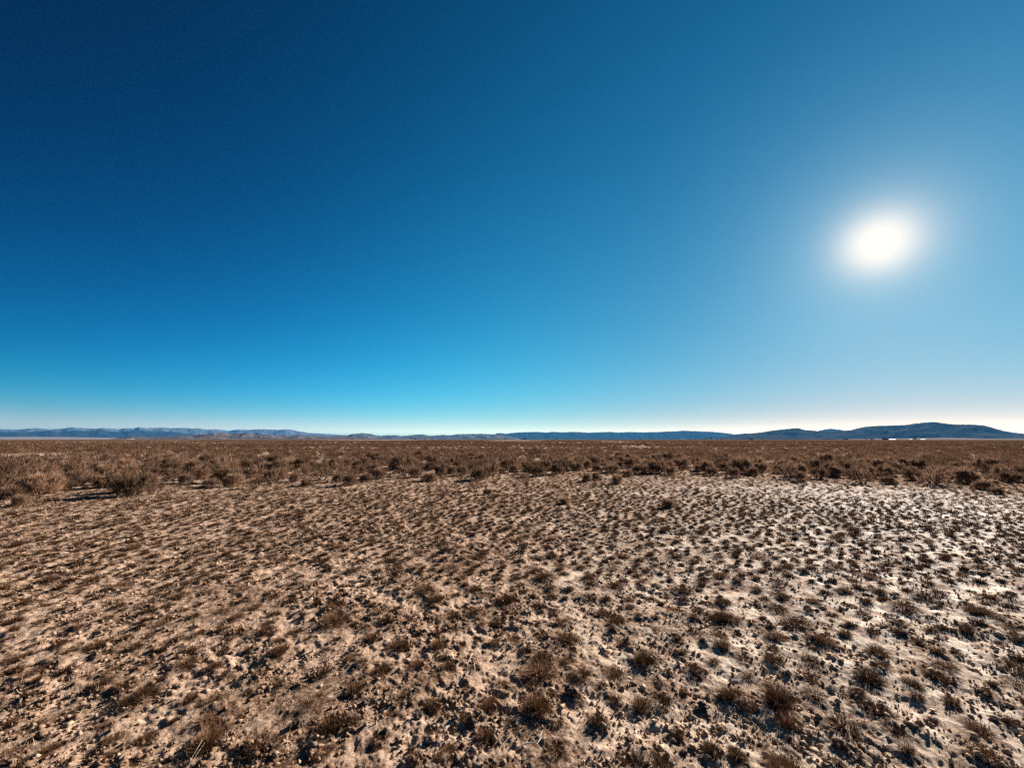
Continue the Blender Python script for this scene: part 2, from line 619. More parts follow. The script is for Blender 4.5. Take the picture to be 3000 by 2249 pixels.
soil = mixc(nt, rng_map(noise(9, 8, 0.7), 0.35, 0.68), (0.250, 0.150, 0.099), (0.43, 0.285, 0.198))
soil = mixc(nt, rng_map(noise(70, 4, 0.7), 0.42, 0.62), soil, mixc(nt, 0.5, soil, (0.49, 0.355, 0.255)))
crust = mixc(nt, rng_map(noise(14, 6, 0.65), 0.35, 0.65), (0.47, 0.345, 0.24), (0.72, 0.575, 0.435))
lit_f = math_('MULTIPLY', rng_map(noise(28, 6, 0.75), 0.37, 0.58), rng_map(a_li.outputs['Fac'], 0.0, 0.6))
cr_f = math_('MULTIPLY', a_cr.outputs['Fac'], rng_map(noise(4.2, 8, 0.72), 0.42, 0.60, 0.08, 1.0))
c1 = mixc(nt, cr_f, soil, crust)
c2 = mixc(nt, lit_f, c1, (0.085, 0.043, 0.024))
farc = mixc(nt, rng_map(noise(1.0, 5, 0.6, (0.006, 0.02, 1)), 0.35, 0.65), (0.075, 0.041, 0.022), (0.14, 0.085, 0.048))
c3 = mixc(nt, a_fa.outputs['Fac'], c2, farc)
pb = N(nt, 'ShaderNodeBsdfPrincipled')
nt.links.new(c3, pb.inputs['Base Color'])
pb.inputs['Roughness'].default_value = 0.72
nt.links.new(math_('MULTIPLY', cr_f, 0.035), pb.inputs['Specular IOR Level'])
bp = N(nt, 'ShaderNodeBump')
bp.inputs['Strength'].default_value = 0.9
bp.inputs['Distance'].default_value = 0.009
bh = math_('ADD', math_('MULTIPLY', noise(75, 6, 0.7), 1.0), math_('MULTIPLY', noise(200, 3, 0.6), 0.4))
nt.links.new(bh, bp.inputs['Height'])
nt.links.new(bp.outputs[0], pb.inputs['Normal'])
nt.links.new(pb.outputs[0], out.inputs[0])

nr, na = GX.shape
V = np.stack([GX, GY, GZ], -1).reshape(-1, 3)
ii, jj = np.meshgrid(np.arange(nr - 1), np.arange(na), indexing='ij')
j2 = (jj + 1) % na
F = np.stack([ii * na + jj, ii * na + j2, (ii + 1) * na + j2, (ii + 1) * na + jj], -1).reshape(-1, 4)[:, ::-1]
cap = np.array([list(range(0, na))])
g_me = mesh_np('ground', V, F, gm, dict(crust=CRU.ravel(), litter=np.clip(LIT, 0, 1.2).ravel(), shrubland=FAR.ravel()), smooth=True)
tag(obj('ground', g_me), 'cracked tan and salt-white desert flat reaching to the horizon', kind='structure')
del V, F, ii, jj, j2


# ------------------------------------------------------------------ tufts
def tuft_mesh(name, R, H, n, mat, straw=0, width=0.0022, lean=0.95):
    rr_ = R * 0.62 * np.sqrt(rng.random(n))
    aa = rng.uniform(0, 2 * math.pi, n)
    lob = 1 + 0.35 * np.sin(aa * 2 + rng.uniform(0, 6)) + 0.2 * np.sin(aa * 3 + rng.uniform(0, 6))
    base = np.stack([rr_ * np.cos(aa) * lob, rr_ * np.sin(aa) * lob, np.full(n, -0.012)], 1)
    az = aa + rng.normal(0, 0.7, n)
    ln = lean * (rr_ / (R * 0.62)) + np.abs(rng.normal(0, 0.22, n))
    L = H * np.where(rng.random(n) < 0.45, rng.uniform(0.2, 0.55, n), rng.uniform(0.5, 1.0, n)) + 0.010
    w = width * rng.uniform(0.6, 1.3, n)
    V, F, T = blades(base, az, ln, L, w, rng.normal(0.18, 0.3, n), rng.beta(1.3, 1.8, n), 0.25)
    if straw:
        m = 26 if straw == 1 else 8
        aa = rng.uniform(0, 2 * math.pi, m)
        b2 = np.stack([R * 0.4 * np.cos(aa), R * 0.4 * np.sin(aa), np.full(m, -0.01)], 1)
        V2, F2, T2 = blades(b2, rng.normal(2.2, 0.9, m), rng.uniform(0.1, 0.55, m), H * rng.uniform(1.1, 1.9, m), np.full(m, 0.0026), rng.normal(0.12, 0.2, m), rng.uniform(0.75, 1.6, m), 0.5)
        F = np.concatenate([F, F2 + len(V)])
        V = np.concatenate([V, V2])
        T = np.concatenate([T, T2])
    return mesh_np(name, V, F, mat, dict(tint=T))


PROTO = [tuft_mesh('grass_tuft', 0.06, 0.044 * (0.8 + 0.08 * i), 600, M_TUFT) for i in range(8)]
PROTO_Y = tuft_mesh('grass_tuft', 0.06, 0.06, 240, M_STRAW)

seen = sorted([t for t in tuft if t['seen']], key=lambda t: (t['name'] is None, -t['size']))
indiv = seen[:300]
ids = set(id(t) for t in indiv)
rest = [t for t in tuft if id(t) not in ids]
marks = [t for t in indiv if t['name']]
TG = 'dry grass tufts scattered over the bare flat'


def relation(t, m):
    dx, dy = t['x'] - m['x'], t['y'] - m['y']
    # bearing as someone at the camera sees it
    d = math.hypot(m['x'], m['y'])
    ux, uy = m['x'] / d, m['y'] / d
    f = dx * ux + dy * uy
    s = dx * uy - dy * ux
    a = math.degrees(math.atan2(s, f)) % 360
    return ('straight behind', 'behind and right of', 'right of', 'in front and right of', 'straight in front of', 'in front and left of', 'left of', 'behind and left of')[int((a + 22.5) // 45) % 8]


def relate(items, marks_, adj):
    """a label that places each thing by its nearest landmark"""
    by = {}
    for t in items:
        m = min(marks_, key=lambda q: (q['x'] - t['x']) ** 2 + (q['y'] - t['y']) ** 2)
        by.setdefault((id(m), relation(t, m), adj(t)), []).append((math.hypot(m['x'] - t['x'], m['y'] - t['y']), t, m))
    for (_, rel, _a), v in by.items():
        v.sort(key=lambda q: q[0])
        for k, (dd, t, m) in enumerate(v):
            o = ('', 'second ', 'third ', 'fourth ', 'fifth ', 'sixth ', 'seventh ', 'eighth ', 'ninth ', 'tenth ', 'eleventh ', 'twelfth ', 'thirteenth ', 'fourteenth ', 'fifteenth ', 'sixteenth ', 'seventeenth ', 'eighteenth ', 'nineteenth ', 'twentieth ')[min(k, 19)]
            if k == 0 and len(v) > 1:
                o = 'nearest '
            t['label'] = ' '.join((o + adj(t) + ' ' + rel + ' the ' + m['short']).split()[:16])


CUT = ('with', 'of', 'by', 'behind', 'in', 'on', 'casting', 'standing', 'beside', 'cut', 'over', 'under', 'among', 'amid', 'next', 'at', 'before', 'between', 'along', 'across', 'touching', 'left', 'far', 'near', 'ringed', 'lying', 'rising', 'throwing', 'leaning', 'above', 'standing', 'alone', 'to')


def shorten(s, n, used=set()):
    """the landmark's name cut at a phrase, unless another landmark would then read the same"""
    w = s.split()
    for k in range(min(n, len(w) - 1), 2, -1):
        if w[k] in CUT and ' '.join(w[:k]) not in used:
            used.add(' '.join(w[:k]))
            return ' '.join(w[:k])
    return ' '.join(w[:10])


for m in marks:
    m['short'] = m['name'] if len(m['name'].split()) <= 8 else shorten(m['name'], 8)
    m['label'] = m['name']
relate([t for t in indiv if not t['name']], marks, lambda t: 'yellow tuft' if t['c'] == 'yellow' else ('small dry tuft' if t['r'] < 0.055 else 'dry tuft'))

for k, t in enumerate(indiv):
    x, y = t['x'], t['y']
    if t['name'] or t['c'] == 'yellow':
        if t['c'] == 'yellow':
            me, s = PROTO_Y, t['r'] / 0.06
        else:
            n = int(800 * np.clip(t['r'] / 0.06, 1.0, 2.4))
            me = tuft_mesh('grass_tuft', t['r'], t['r'] * 0.72 * t['hf'] + 0.01, n, M_TUFT, t['straw'])
            s = 1.0
    else:
        me, s = PROTO[k % len(PROTO)], t['r'] / 0.06
    o = obj('grass_tuft', me, None, (x, y, hz(x, y)), random.uniform(0, 6.28) if not t['straw'] == 1 else 0.0, (s, s, s * (1.0 if t['name'] else t['hf'])))
    tag(o, t['label'], 'grass tuft', TG)

# every other tuft, as one mass
Vs, Fs, Ts = [], [], []
nv = 0
for t in rest:
    d = t['d']
    n = int(np.clip(300 - d * 17, 44, 280))
    wd = max(0.0028, 0.0011 * d * 0.75)
    R, H = t['r'], t['r'] * 0.9 * t['hf']
    r0 = R * 0.62 * np.sqrt(rng.random(n))
    aa = rng.uniform(0, 2 * math.pi, n)
    lob = 1 + 0.35 * np.sin(aa * 2 + rng.uniform(0, 6))
    base = np.stack([t['x'] + r0 * np.cos(aa) * lob, t['y'] + r0 * np.sin(aa) * lob, np.full(n, hz(t['x'], t['y']) - 0.01)], 1)
    V, F, T = blades(base, aa + rng.normal(0, 0.7, n), 0.75 * r0 / (R * 0.62) + np.abs(rng.normal(0, 0.2, n)), H * rng.uniform(0.45, 1.05, n) + 0.012, wd * rng.uniform(0.6, 1.3, n), rng.normal(0.18, 0.3, n), np.clip(rng.beta(1.3, 1.8, n) + rng.normal(0, 0.12), 0, 1.2), 0.3)
    Vs.append(V)
    Fs.append(F + nv)
    Ts.append(T)
    nv += len(V)
tag(obj('dry_grass', mesh_np('dry_grass', np.concatenate(Vs), np.concatenate(Fs), M_TUFT, dict(tint=np.concatenate(Ts)))), 'countless small dry grass tufts dotting the flat out to the shrubs', kind='stuff')

# loose straw and stubble lying on the soil
n = 90000
yy = 1.7 + 13 * rng.random(n) ** 1.7
xx = rng.uniform(-1, 1, n) * (yy * 1.4 + 0.4)
keep = rng.random(n) < np.clip(0.85 - 0.75 * crust_at(xx, yy) + 0.6 * fbm(xx * 0.8, yy * 0.8, 61, 3), 0.06, 1)
xx, yy = xx[keep], yy[keep]
n = len(xx)
dd = np.hypot(xx, yy)
ia = np.clip(np.searchsorted(RR, dd), 1, nr - 1)
ja = np.clip(np.searchsorted(ang_in, np.arctan2(xx, yy)), 0, len(ang_in) - 1)
base = np.stack([xx, yy, GZ[ia, ja] - 0.001], 1)
up = rng.random(n) < 0.45
lean = np.where(up, rng.uniform(0.2, 1.0, n), rng.uniform(1.25, 1.6, n))
L = np.where(up, rng.uniform(0.012, 0.045, n), rng.uniform(0.02, 0.075, n))
V, F, T = blades(base, rng.uniform(0, 6.28, n), lean, L, np.maximum(0.0016, 0.0008 * dd) * rng.uniform(0.7, 1.4, n), rng.normal(0, 0.25, n), rng.beta(1.1, 2.2, n), 0.5)
tag(obj('ground_litter', mesh_np('ground_litter', V, F, M_LITTER, dict(tint=T))), 'loose dry straw and stubble littering the tan soil', kind='stuff')


# crumbs and small clods of soil lying loose
n = 90000
yy = 1.7 + 9.5 * rng.random(n) ** 1.6
xx = rng.uniform(-1, 1, n) * (yy * 1.4 + 0.4)
clu = fbm(xx * 2.2, yy * 2.2, 201, 3)
kk = rng.random(n) < np.clip(0.45 + 0.9 * clu, 0.06, 1)
xx, yy = xx[kk], yy[kk]
n = len(xx)
dd = np.hypot(xx, yy)
ia = np.clip(np.searchsorted(RR, dd), 1, nr - 1)
ja = np.clip(np.searchsorted(ang_in, np.arctan2(xx, yy)), 0, len(ang_in) - 1)
rad = np.clip(rng.lognormal(math.log(0.0065), 0.55, n), 0.0025, 0.018) * (1 + 0.05 * dd)
octa = np.array([[1, 0, 0], [-1, 0, 0], [0, 1, 0], [0, -1, 0], [0, 0, 1], [0, 0, -1]], float)
vv = octa[None] * rad[:, None, None] * rng.uniform(0.6, 1.25, (n, 6, 1)) + rng.normal(0, 0.22, (n, 6, 3)) * rad[:, None, None]
vv[:, :, 2] *= 0.8
ca, sa = np.cos(rng.uniform(0, 6.28, n))[:, None], np.sin(rng.uniform(0, 6.28, n))[:, None]
vx = vv[:, :, 0] * ca - vv[:, :, 1] * sa
vy = vv[:, :, 0] * sa + vv[:, :, 1] * ca
vv = np.stack([vx + xx[:, None], vy + yy[:, None], vv[:, :, 2] + (GZ[ia, ja] + rad * 0.35)[:, None]], -1).reshape(-1, 3)
tri = np.array([[0, 2, 4], [2, 1, 4], [1, 3, 4], [3, 0, 4], [2, 0, 5], [1, 2, 5], [3, 1, 5], [0, 3, 5]])
ff = (np.arange(n)[:, None, None] * 6 + tri[None]).reshape(-1, 3)
M_CRUMB = veg_mat('soil_crumb', (0.15, 0.085, 0.05), (0.44, 0.32, 0.225), 0.0, 0.0)
crt = np.clip(0.12 + 0.5 * crust_at(xx, yy) + rng.normal(0, 0.2, n), 0, 1)
tag(obj('gravel', mesh_np('gravel', vv, ff, M_CRUMB, dict(tint=np.repeat(crt, 6)))), 'loose soil crumbs scattered over the near flat', kind='stuff')


# ------------------------------------------------------------------ shrubs
def shrub_proto(seed, H, R, nst, dense, mat, leggy=0.0, spike=1.0):
    """stems and foliage of one shrub, as two meshes"""
    r = np.random.default_rng(seed)
    mb = MB()
    tips = []
    for i in range(nst):
        a = 2 * math.pi * i / nst + r.normal(0, 0.35)
        out_ = R * r.uniform(0.45, 1.0)
        h = H * r.uniform(0.55, 0.8)
        p0 = Vector((0.03 * math.cos(a), 0.03 * math.sin(a), -0.03))
        p1 = p0 + Vector((out_ * 0.45 * math.cos(a), out_ * 0.45 * math.sin(a), h * 0.35))
        p2 = Vector((out_ * 0.72 * math.cos(a + 0.2), out_ * 0.72 * math.sin(a + 0.2), h * 0.75))
        p1 += Vector((r.normal(0, 0.02), r.normal(0, 0.02), 0))
        mb.tube([p0, p1, p2], [0.022, 0.015, 0.009], 5)
        for k in range(3 + (1 if dense else 0)):
            b = a + r.normal(0, 0.7)
            q0 = p1.lerp(p2, r.uniform(0.0, 1.0))
            q1 = Vector((R * r.uniform(0.2, 1.0) * math.cos(b), R * r.uniform(0.2, 1.0) * math.sin(b), 0))
            e = math.hypot(q1.x, q1.y) / R
            q1.z = H * (0.92 - 0.38 * e * e) * r.uniform(0.72, 0.98)
            mb.tube([q0, q0.lerp(q1, 0.5) + Vector((0, 0, -0.02)), q1], [0.009, 0.006, 0.003], 4)
            tips.append((q0, q1))
    stem = mb.mesh('woody_stem', M_BARK)
    P = []
    for q0, q1 in tips:
        for s in range(5 if dense else 4):
            f = r.uniform(0.35, 1.05)
            P.append(np.array(q0.lerp(q1, f)) + r.normal(0, 0.035, 3))
    # brush reaching down to the ground round the skirts
    for q in range(int(len(P) * (0.7 if dense else 0.35))):
        b = r.uniform(0, 2 * math.pi)
        e_ = math.sqrt(r.uniform(0.05, 1.0)) * R * 0.9
        P.append(np.array([e_ * math.cos(b), e_ * math.sin(b), H * r.uniform(0.04, 0.62) * (1.15 - 0.5 * e_ / R)]))
    P = np.array(P)
    k = 9 if dense else 7
    base = np.repeat(P, k, 0) + r.normal(0, 0.022, (len(P) * k, 3))
    base[:, 2] = np.maximum(base[:, 2], 0.03)
    n = len(base)
    az = np.arctan2(base[:, 1], base[:, 0]) + r.normal(0, 0.8, n)
    e = np.hypot(base[:, 0], base[:, 1]) / R
    lean = 0.55 * e + np.abs(r.normal(0, 0.25, n))
    L = r.uniform(0.05, 0.13, n) * spike
    w = r.uniform(0.007, 0.016, n)
    tint = np.clip(np.repeat(r.random(len(P)), k) * 0.6 + r.random(n) * 0.5, 0, 1)
    V, F, T = blades(base, az, lean, L, w, r.normal(0.05, 0.2, n), tint, 0.35)
    fol = mesh_np('foliage', V, F, mat, dict(tint=T))
    return stem, fol


SH = [shrub_proto(100 + i, 0.5, 0.36, 6 + i % 3, True, M_SAGE) for i in range(7)]
SH_LEG = [shrub_proto(200 + i, 0.5, 0.30, 4, False, M_SAGE, 1.0, 1.15) for i in range(4)]
SH_PALE = [shrub_proto(300 + i, 0.5, 0.38, 9, True, M_PALEBUSH, 0, 1.5) for i in range(3)]
SH_ROUND = [shrub_proto(400 + i, 0.5, 0.55, 10, True, M_SAGE, 0, 1.0) for i in range(3)]

# photo spot (base), height px, width px, kind, name
SHRUBS = [
    (1392, 1437, 36, 34, 'leg', 'spiky dark shrub alone in front of the shrub belt'),
    (1428, 1447, 22, 30, 'sage', 'low companion shrub at the foot of the spiky lone shrub'),
    (1655, 1476, 20, 36, 'pale', 'faint pale bush out on the open flat'),
    (1959, 1486, 26, 42, 'pale', 'round straw-coloured bush alone on the crusted flat'),
    (1290, 1394, 42, 44, 'sage', 'tall brushy shrub beside a dark gap in the belt'),
    (1580, 1394, 40, 52, 'sage', 'pointed grey-brown shrub next to scattered white stones'),
    (1555, 1388, 34, 34, 'sage', 'narrow shrub touching the pointed grey-brown shrub'),
    (1532, 1402, 18, 26, 'leg', 'thin twiggy shrub low before the belt'),
    (1545, 1410, 16, 22, 'leg', 'tiny twiggy shrub with a round shadow'),
    (1718, 1410, 28, 34, 'sage', 'left half of a twin shrub pair before the belt'),
    (1748, 1405, 26, 30, 'sage', 'right half of a twin shrub pair before the belt'),
    (1806, 1418, 30, 36, 'sage', 'bristly shrub standing apart on crusted ground'),
    (1838, 1396, 24, 40, 'round', 'smooth domed shrub behind the bristly one apart'),
    (1872, 1387, 32, 52, 'sage', 'broad dark shrub at the belt front'),
    (1795, 1384, 32, 50, 'sage', 'shadowed shrub left of the broad dark shrub'),
    (1972, 1407, 22, 20, 'leg', 'slim upright shrub in front of the belt'),
    (2312, 1401, 50, 54, 'leg', 'large fan-shaped shrub with an open branched middle'),
    (2346, 1410, 34, 38, 'sage', 'shorter shrub pressed against the fan-shaped one'),
    (2345, 1388, 36, 40, 'sage', 'shrub rising behind the fan-shaped one'),
    (2450, 1396, 36, 56, 'round', 'black-based round shrub beside the pale opening'),
    (2505, 1398, 32, 44, 'sage', 'brown shrub between the two black-based ones'),
    (2545, 1396, 36, 46, 'round', 'second black-based shrub near the white stone'),
    (2602, 1416, 24, 50, 'round', 'low smooth dome shrub beside the white stone'),
    (2670, 1396, 36, 44, 'sage', 'big dim shrub behind the smooth dome'),
    (2770, 1400, 28, 48, 'sage', 'spread shrub before a pale gap'),
    (2880, 1432, 30, 54, 'sage', 'dark shrub standing out on the dim flat'),
    (2922, 1447, 22, 44, 'round', 'lowest rounded shrub toward the picture side'),
    (2965, 1410, 36, 60, 'round', 'bulky reddish brown shrub by the picture side'),
    (136, 1433, 34, 62, 'round', 'rounded shrub with a black base over open soil'),
    (24, 1460, 40, 74, 'sage', 'dark leaning shrub at the picture side'),
    (58, 1482, 36, 40, 'pale', 'pale straw bush nearest the camera'),
    (100, 1432, 40, 56, 'sage', 'shrub linking the dark leaning one to the rounded one'),
    (312, 1430, 44, 66, 'sage', 'long dark shrub clump above a long shadow'),
    (362, 1426, 44, 66, 'sage', 'feathery shrub at the end of the long dark clump'),
    (262, 1412, 36, 46, 'sage', 'dark shrub at the back of the long dark clump'),
    (432, 1418, 38, 44, 'round', 'solid dark shrub beside the feathery one'),
    (472, 1430, 20, 24, 'sage', 'small shrub at the foot of the solid dark one'),
    (500, 1402, 34, 56, 'sage', 'wide shrub behind the small foot shrub'),
    (614, 1424, 28, 40, 'sage', 'shrub by a dark broken stump'),
    (758, 1402, 42, 40, 'leg', 'leggy shrub with a forked bare base'),
    (860, 1412, 32, 32, 'sage', 'compact tuft-like shrub before the leggy ones'),
    (950, 1397, 36, 36, 'leg', 'vase-shaped leggy shrub with clean stems'),
    (815, 1392, 38, 42, 'leg', 'shrub with a curved bare trunk'),
    (1025, 1422, 42, 46, 'sage', 'shaggy light shrub closest before the belt middle'),
    (990, 1412, 34, 40, 'sage', 'shrub leaning into the shaggy light one'),
    (1110, 1402, 36, 50, 'sage', 'broad shrub beside the white upright stick'),
    (1215, 1398, 38, 40, 'sage', 'shrub right of the white upright stick'),
    (1260, 1410, 28, 56, 'sage', 'low wide shrub spreading at the belt front'),
    (1355, 1392, 36, 40, 'sage', 'brushy shrub at the end of the pale opening'),
    (1440, 1384, 34, 50, 'sage', 'even-topped shrub in the belt middle'),
    (2085, 1392, 30, 40, 'round', 'soft round shrub at the crusted belt front'),
    (2150, 1398, 34, 34, 'sage', 'upright shrub near the soft round one'),
    (2205, 1392, 30, 40, 'sage', 'shrub before the yellowish opening'),
]
shrubs = []
for px, py, hp, wp, kd, nm in SHRUBS:
    x, y = at(px, py)
    dp = depth(x, y)
    shrubs.append(dict(x=x, y=y, h=hp * dp / F0 * 0.97, w=wp * dp / F0, kind=kd, name=nm, short=nm))

cell2 = {}


def near2(x, y, dmin):
    ix, iy = int(x // 2), int(y // 2)
    for a in (-1, 0, 1):
        for b in (-1, 0, 1):
            for (qx, qy) in cell2.get((ix + a, iy + b), ()):
                if (qx - x) ** 2 + (qy - y) ** 2 < dmin * dmin:
                    return True
    return False


for s in shrubs:
    cell2.setdefault((int(s['x'] // 2), int(s['y'] // 2)), []).append((s['x'], s['y']))


def in_patch(x, y):
    for (a, b, c, d) in PATCH:
        if ((x - a) / (c * 1.05)) ** 2 + ((y - b) / (d * 1.3)) ** 2 < 1:
            return True
    return False


def scatter(n, y0, y1, dmin0, wmul):
    yv = np.sqrt(y0 * y0 + (y1 * y1 - y0 * y0) * rng.random(n))
    xv = rng.uniform(-1, 1, n) * (yv * wmul + 2)
    dn = 0.85 + 0.55 * fbm(xv * 0.10, yv * 0.10, 21, 3)
    for x, y, q, u in zip(xv, yv, dn, rng.random(n)):
        if u > q or y < front_y(x) - 0.8:
            continue
        edge = y - front_y(x) + 2.2 * math.sin(x * 0.9) * math.sin(x * 0.37 + 1.0)
        if edge < 2.5 and u > 0.12 + 0.22 * max(edge, 0):
            continue
        if in_patch(x, y) or near2(x, y, dmin0 + 0.35 * (u > 0.45)):
            continue
        cell2.setdefault((int(x // 2), int(y // 2)), []).append((x, y))
        yield float(x), float(y)


for x, y in scatter(16000, 10, 60, 0.72, 1.42):
    h = float(np.clip(rng.normal(0.55, 0.13), 0.25, 0.9))
    lf = sstep(-4, -16, x)
    k = rng.random()
    kd = 'pale' if k < 0.015 + 0.14 * lf else ('leg' if k < 0.30 else ('round' if k > 0.80 else 'sage'))
    shrubs.append(dict(x=x, y=y, h=h, w=h * float(rng.uniform(1.05, 1.75)), kind=kd, name=None))
for s in shrubs:
    s['d'] = math.hypot(s['x'], s['y'])
    s['seen'] = abs(s['x']) < 1.34 * depth(s['x'], s['y'])
order = sorted([s for s in shrubs if s['seen']], key=lambda s: (s['name'] is None, -s['h'] * s['w'] / s['d'] ** 2 if s['name'] else s['d'] / (s['h'] * s['w']) ** 0.35))
keep = order[:300]
kid = set(id(s) for s in keep)
smarks = [s for s in keep if s['name']]
for m in smarks:
    m['label'] = m['name']
    m['short'] = m['name'] if len(m['name'].split()) <= 8 else shorten(m['name'], 8)
KN = dict(sage='brown sagebrush', leg='leggy sagebrush', pale='pale straw bush', round='rounded sagebrush')
relate([s for s in keep if not s['name']], smarks, lambda s: KN[s['kind']])
SETS = dict(sage=(SH, 0.36), leg=(SH_LEG, 0.30), pale=(SH_PALE, 0.38), round=(SH_ROUND, 0.55))
for k, s in enumerate(keep):
    protos, R = SETS[s['kind']]
    stem, fol = protos[k % len(protos)]
    nm = 'pale_bush' if s['kind'] == 'pale' else 'sagebrush'
    e = bpy.data.objects.new(nm, None)
    COL.objects.link(e)
    e.empty_display_size = 0.2
    e.location = (s['x'], s['y'], hz(s['x'], s['y']) - 0.01)
    e.rotation_euler = (0, 0, random.uniform(0, 6.28))
    sw = s['w'] / (2 * R) * 0.95
    e.scale = (sw, sw, s['h'] / 0.53)
    tag(e, s['label'], 'bush' if nm == 'pale_bush' else 'sagebrush', 'sagebrush and bushes of the shrub belt')
    obj('woody_stem', stem, e)
    obj('foliage', fol, e)

# the shrubs behind them: one mass, coarser with distance
far = [(s['x'], s['y'], s['h'], s['w']) for s in shrubs if id(s) not in kid]
for x, y in scatter(30000, 60, 150, 1.0, 1.42):
    h = float(np.clip(rng.normal(0.55, 0.16), 0.25, 1.0))
    far.append((x, y, h, h * rng.uniform(1.0, 1.7)))
n = 60000
yv = np.sqrt(150 ** 2 + (520 ** 2 - 150 ** 2) * rng.random(n))
xv = rng.uniform(-1, 1, n) * yv * 1.42
dn = 0.6 + 0.6 * fbm(xv * 0.02, yv * 0.05, 25, 3)
for x, y, q in zip(xv, yv, dn):
    if rng.random() < q and not in_patch(x, y):
        h = float(np.clip(rng.normal(0.52, 0.10), 0.3, 0.8))
        far.append((float(x), float(y), h, h * rng.uniform(1.3, 3.0)))
FS = np.array(far)
fd = np.hypot(FS[:, 0], FS[:, 1])
VV, FF, TT = [], [], []
nv = 0
for lo, hi, m, bw in ((0, 45, 150, 0.020), (45, 90, 60, 0.04), (90, 170, 26, 0.085), (170, 600, 12, 0.20)):
    S = FS[(fd >= lo) & (fd < hi)]
    if not len(S):
        continue
    k = len(S)
    u = rng.random((k, m))
    a = rng.uniform(0, 2 * math.pi, (k, m))
    e = np.sqrt(u)
    bx = S[:, 0:1] + e * S[:, 3:4] * 0.45 * np.cos(a)
    by = S[:, 1:2] + e * S[:, 3:4] * 0.45 * np.sin(a)
    top = S[:, 2:3] * (0.95 - 0.45 * e * e) * rng.uniform(0.75, 1.0, (k, m))
    L = np.minimum(S[:, 2:3] * 0.30, top) * rng.uniform(0.7, 1.2, (k, m)) if m > 30 else top * 0.8
    bz = (top - L) * rng.uniform(0.25, 1.0, (k, m))
    base = np.stack([bx, by, np.maximum(bz, 0.0)], -1).reshape(-1, 3)
    tint = np.clip(rng.random((k, 1)) * 0.75 + rng.random((k, m)) * 0.3, 0, 1)
    q = k * m
    V, F, T = blades(base, (a + rng.normal(0, 0.6, (k, m))).ravel(), (0.5 * e + np.abs(rng.normal(0, 0.2, (k, m)))).ravel(), L.ravel(), (bw * rng.uniform(0.6, 1.4, q)), rng.normal(0, 0.15, q), tint.ravel(), 0.35, roll=rng.uniform(0, 6.28, q))
    VV.append(V)
    FF.append(F + nv)
    TT.append(T)
    nv += len(V)
tag(obj('shrubland', mesh_np('shrubland', np.concatenate(VV), np.concatenate(FF), M_FARSAGE, dict(tint=np.concatenate(TT)))), 'unbroken brown sagebrush cover fading to the horizon', kind='stuff')


# ------------------------------------------------------------------ stones, twigs, clods
def lump(name, r, mat, seed, sq=0.7, sub=3, rough=0.35):
    import bmesh
    bm = bmesh.new()
    bmesh.ops.create_icosphere(bm, subdivisions=sub, radius=1.0)
    for v in bm.verts:
        p = v.co
        q = perlin(np.array([p.x * 1.3 + seed * 7.1 + p.z]), np.array([p.y * 1.3 - seed * 3.3 + p.z * 0.7]), seed)[0]
        q2 = perlin(np.array([p.x * 3.7 + seed - p.z * 2]), np.array([p.y * 3.7 + p.z * 2.9]), seed + 5)[0]
        f = 1 + rough * q + rough * 0.5 * q2
        v.co = Vector((p.x * f * r, p.y * f * r * 0.8, p.z * f * r * sq))
    me = bpy.data.meshes.new(name)
    bm.to_mesh(me)
    bm.free()
    me.materials.append(mat)
    return me


STONES = [
    (2571, 1394, 11, 'biggest white stone, at the foot of the smooth dome shrub'),
    (2574, 1404, 6, 'small white stone in front of the biggest one'),
    (1292, 1361, 12, 'pale blocky stone lying in the belt by a dark shadow'),
    (1493, 1346, 8, 'white stone farthest back in the scattered stone group'),
    (1507, 1352, 10, 'white stone beside the farthest one in the scattered group'),
    (1513, 1368, 12, 'long pale stone lowest in the scattered stone group'),
    (1494, 1369, 6, 'little pale stone left of the long pale stone'),
    (1543, 1359, 7, 'white stone apart from the group, before the pointed shrub'),
    (1442, 1355, 8, 'dull pinkish stone half hidden in the belt'),
    (2286, 1350, 9, 'white stone up in the yellowish opening of the belt'),
    (1770, 1352, 6, 'single pale stone among dark shrubs'),
    (724, 1372, 5, 'small white stone under a dark leggy shrub'),
]
for k, (px, py, wp, nm) in enumerate(STONES):
    x, y = at(px, py)
    r = 0.5 * wp * depth(x, y) / F0
    o = obj('pale_stone', lump('pale_stone', r * 1.25, M_STONE, 40 + k, 0.75), None, (x, y, hz(x, y) + r * 0.55), k * 1.3)
    tag(o, nm, 'stone', 'pale stones lying in the shrub belt')

CLODS = [
    (R4(1820, 1395, 75), 'angular black clod casting a hard shadow on tan soil'),
    (R5(455, 1205, 50), 'round dark clod alone on pale trampled soil'),
    (R5(140, 1270, 55), 'dark clod on the far side of the trampled patch'),
    (R5(430, 1540, 45), 'black clod on the smooth soil near the bottom edge'),
    (R5(965, 1385, 40), 'small round clod beside the pitted soil'),
    (R5(760, 1615, 50), 'clod right at the bottom edge'),
    (R5(1755, 1505, 50), 'dark knobby clod beside the cone tuft shadow'),
    (R6(120, 1275, 55), 'flat dark clod below the bristly tuft on crust'),
    (R6(5, 1545, 45), 'clod lying between open pale soil and white crust'),
    (R5(800, 1415, 50), 'dark clod beside the shadow-striped narrow tuft'),
    (R5(1400, 1215, 70), 'sunken clod in the pit on smooth soil'),
    (R4(40, 1300, 45), 'clod near the picture side on tan soil'),
    (R5(470, 1350, 50), 'lumpy clod among shattered straw'),
    (R5(1120, 1125, 35), 'tiny clod on smooth pale soil'),
]
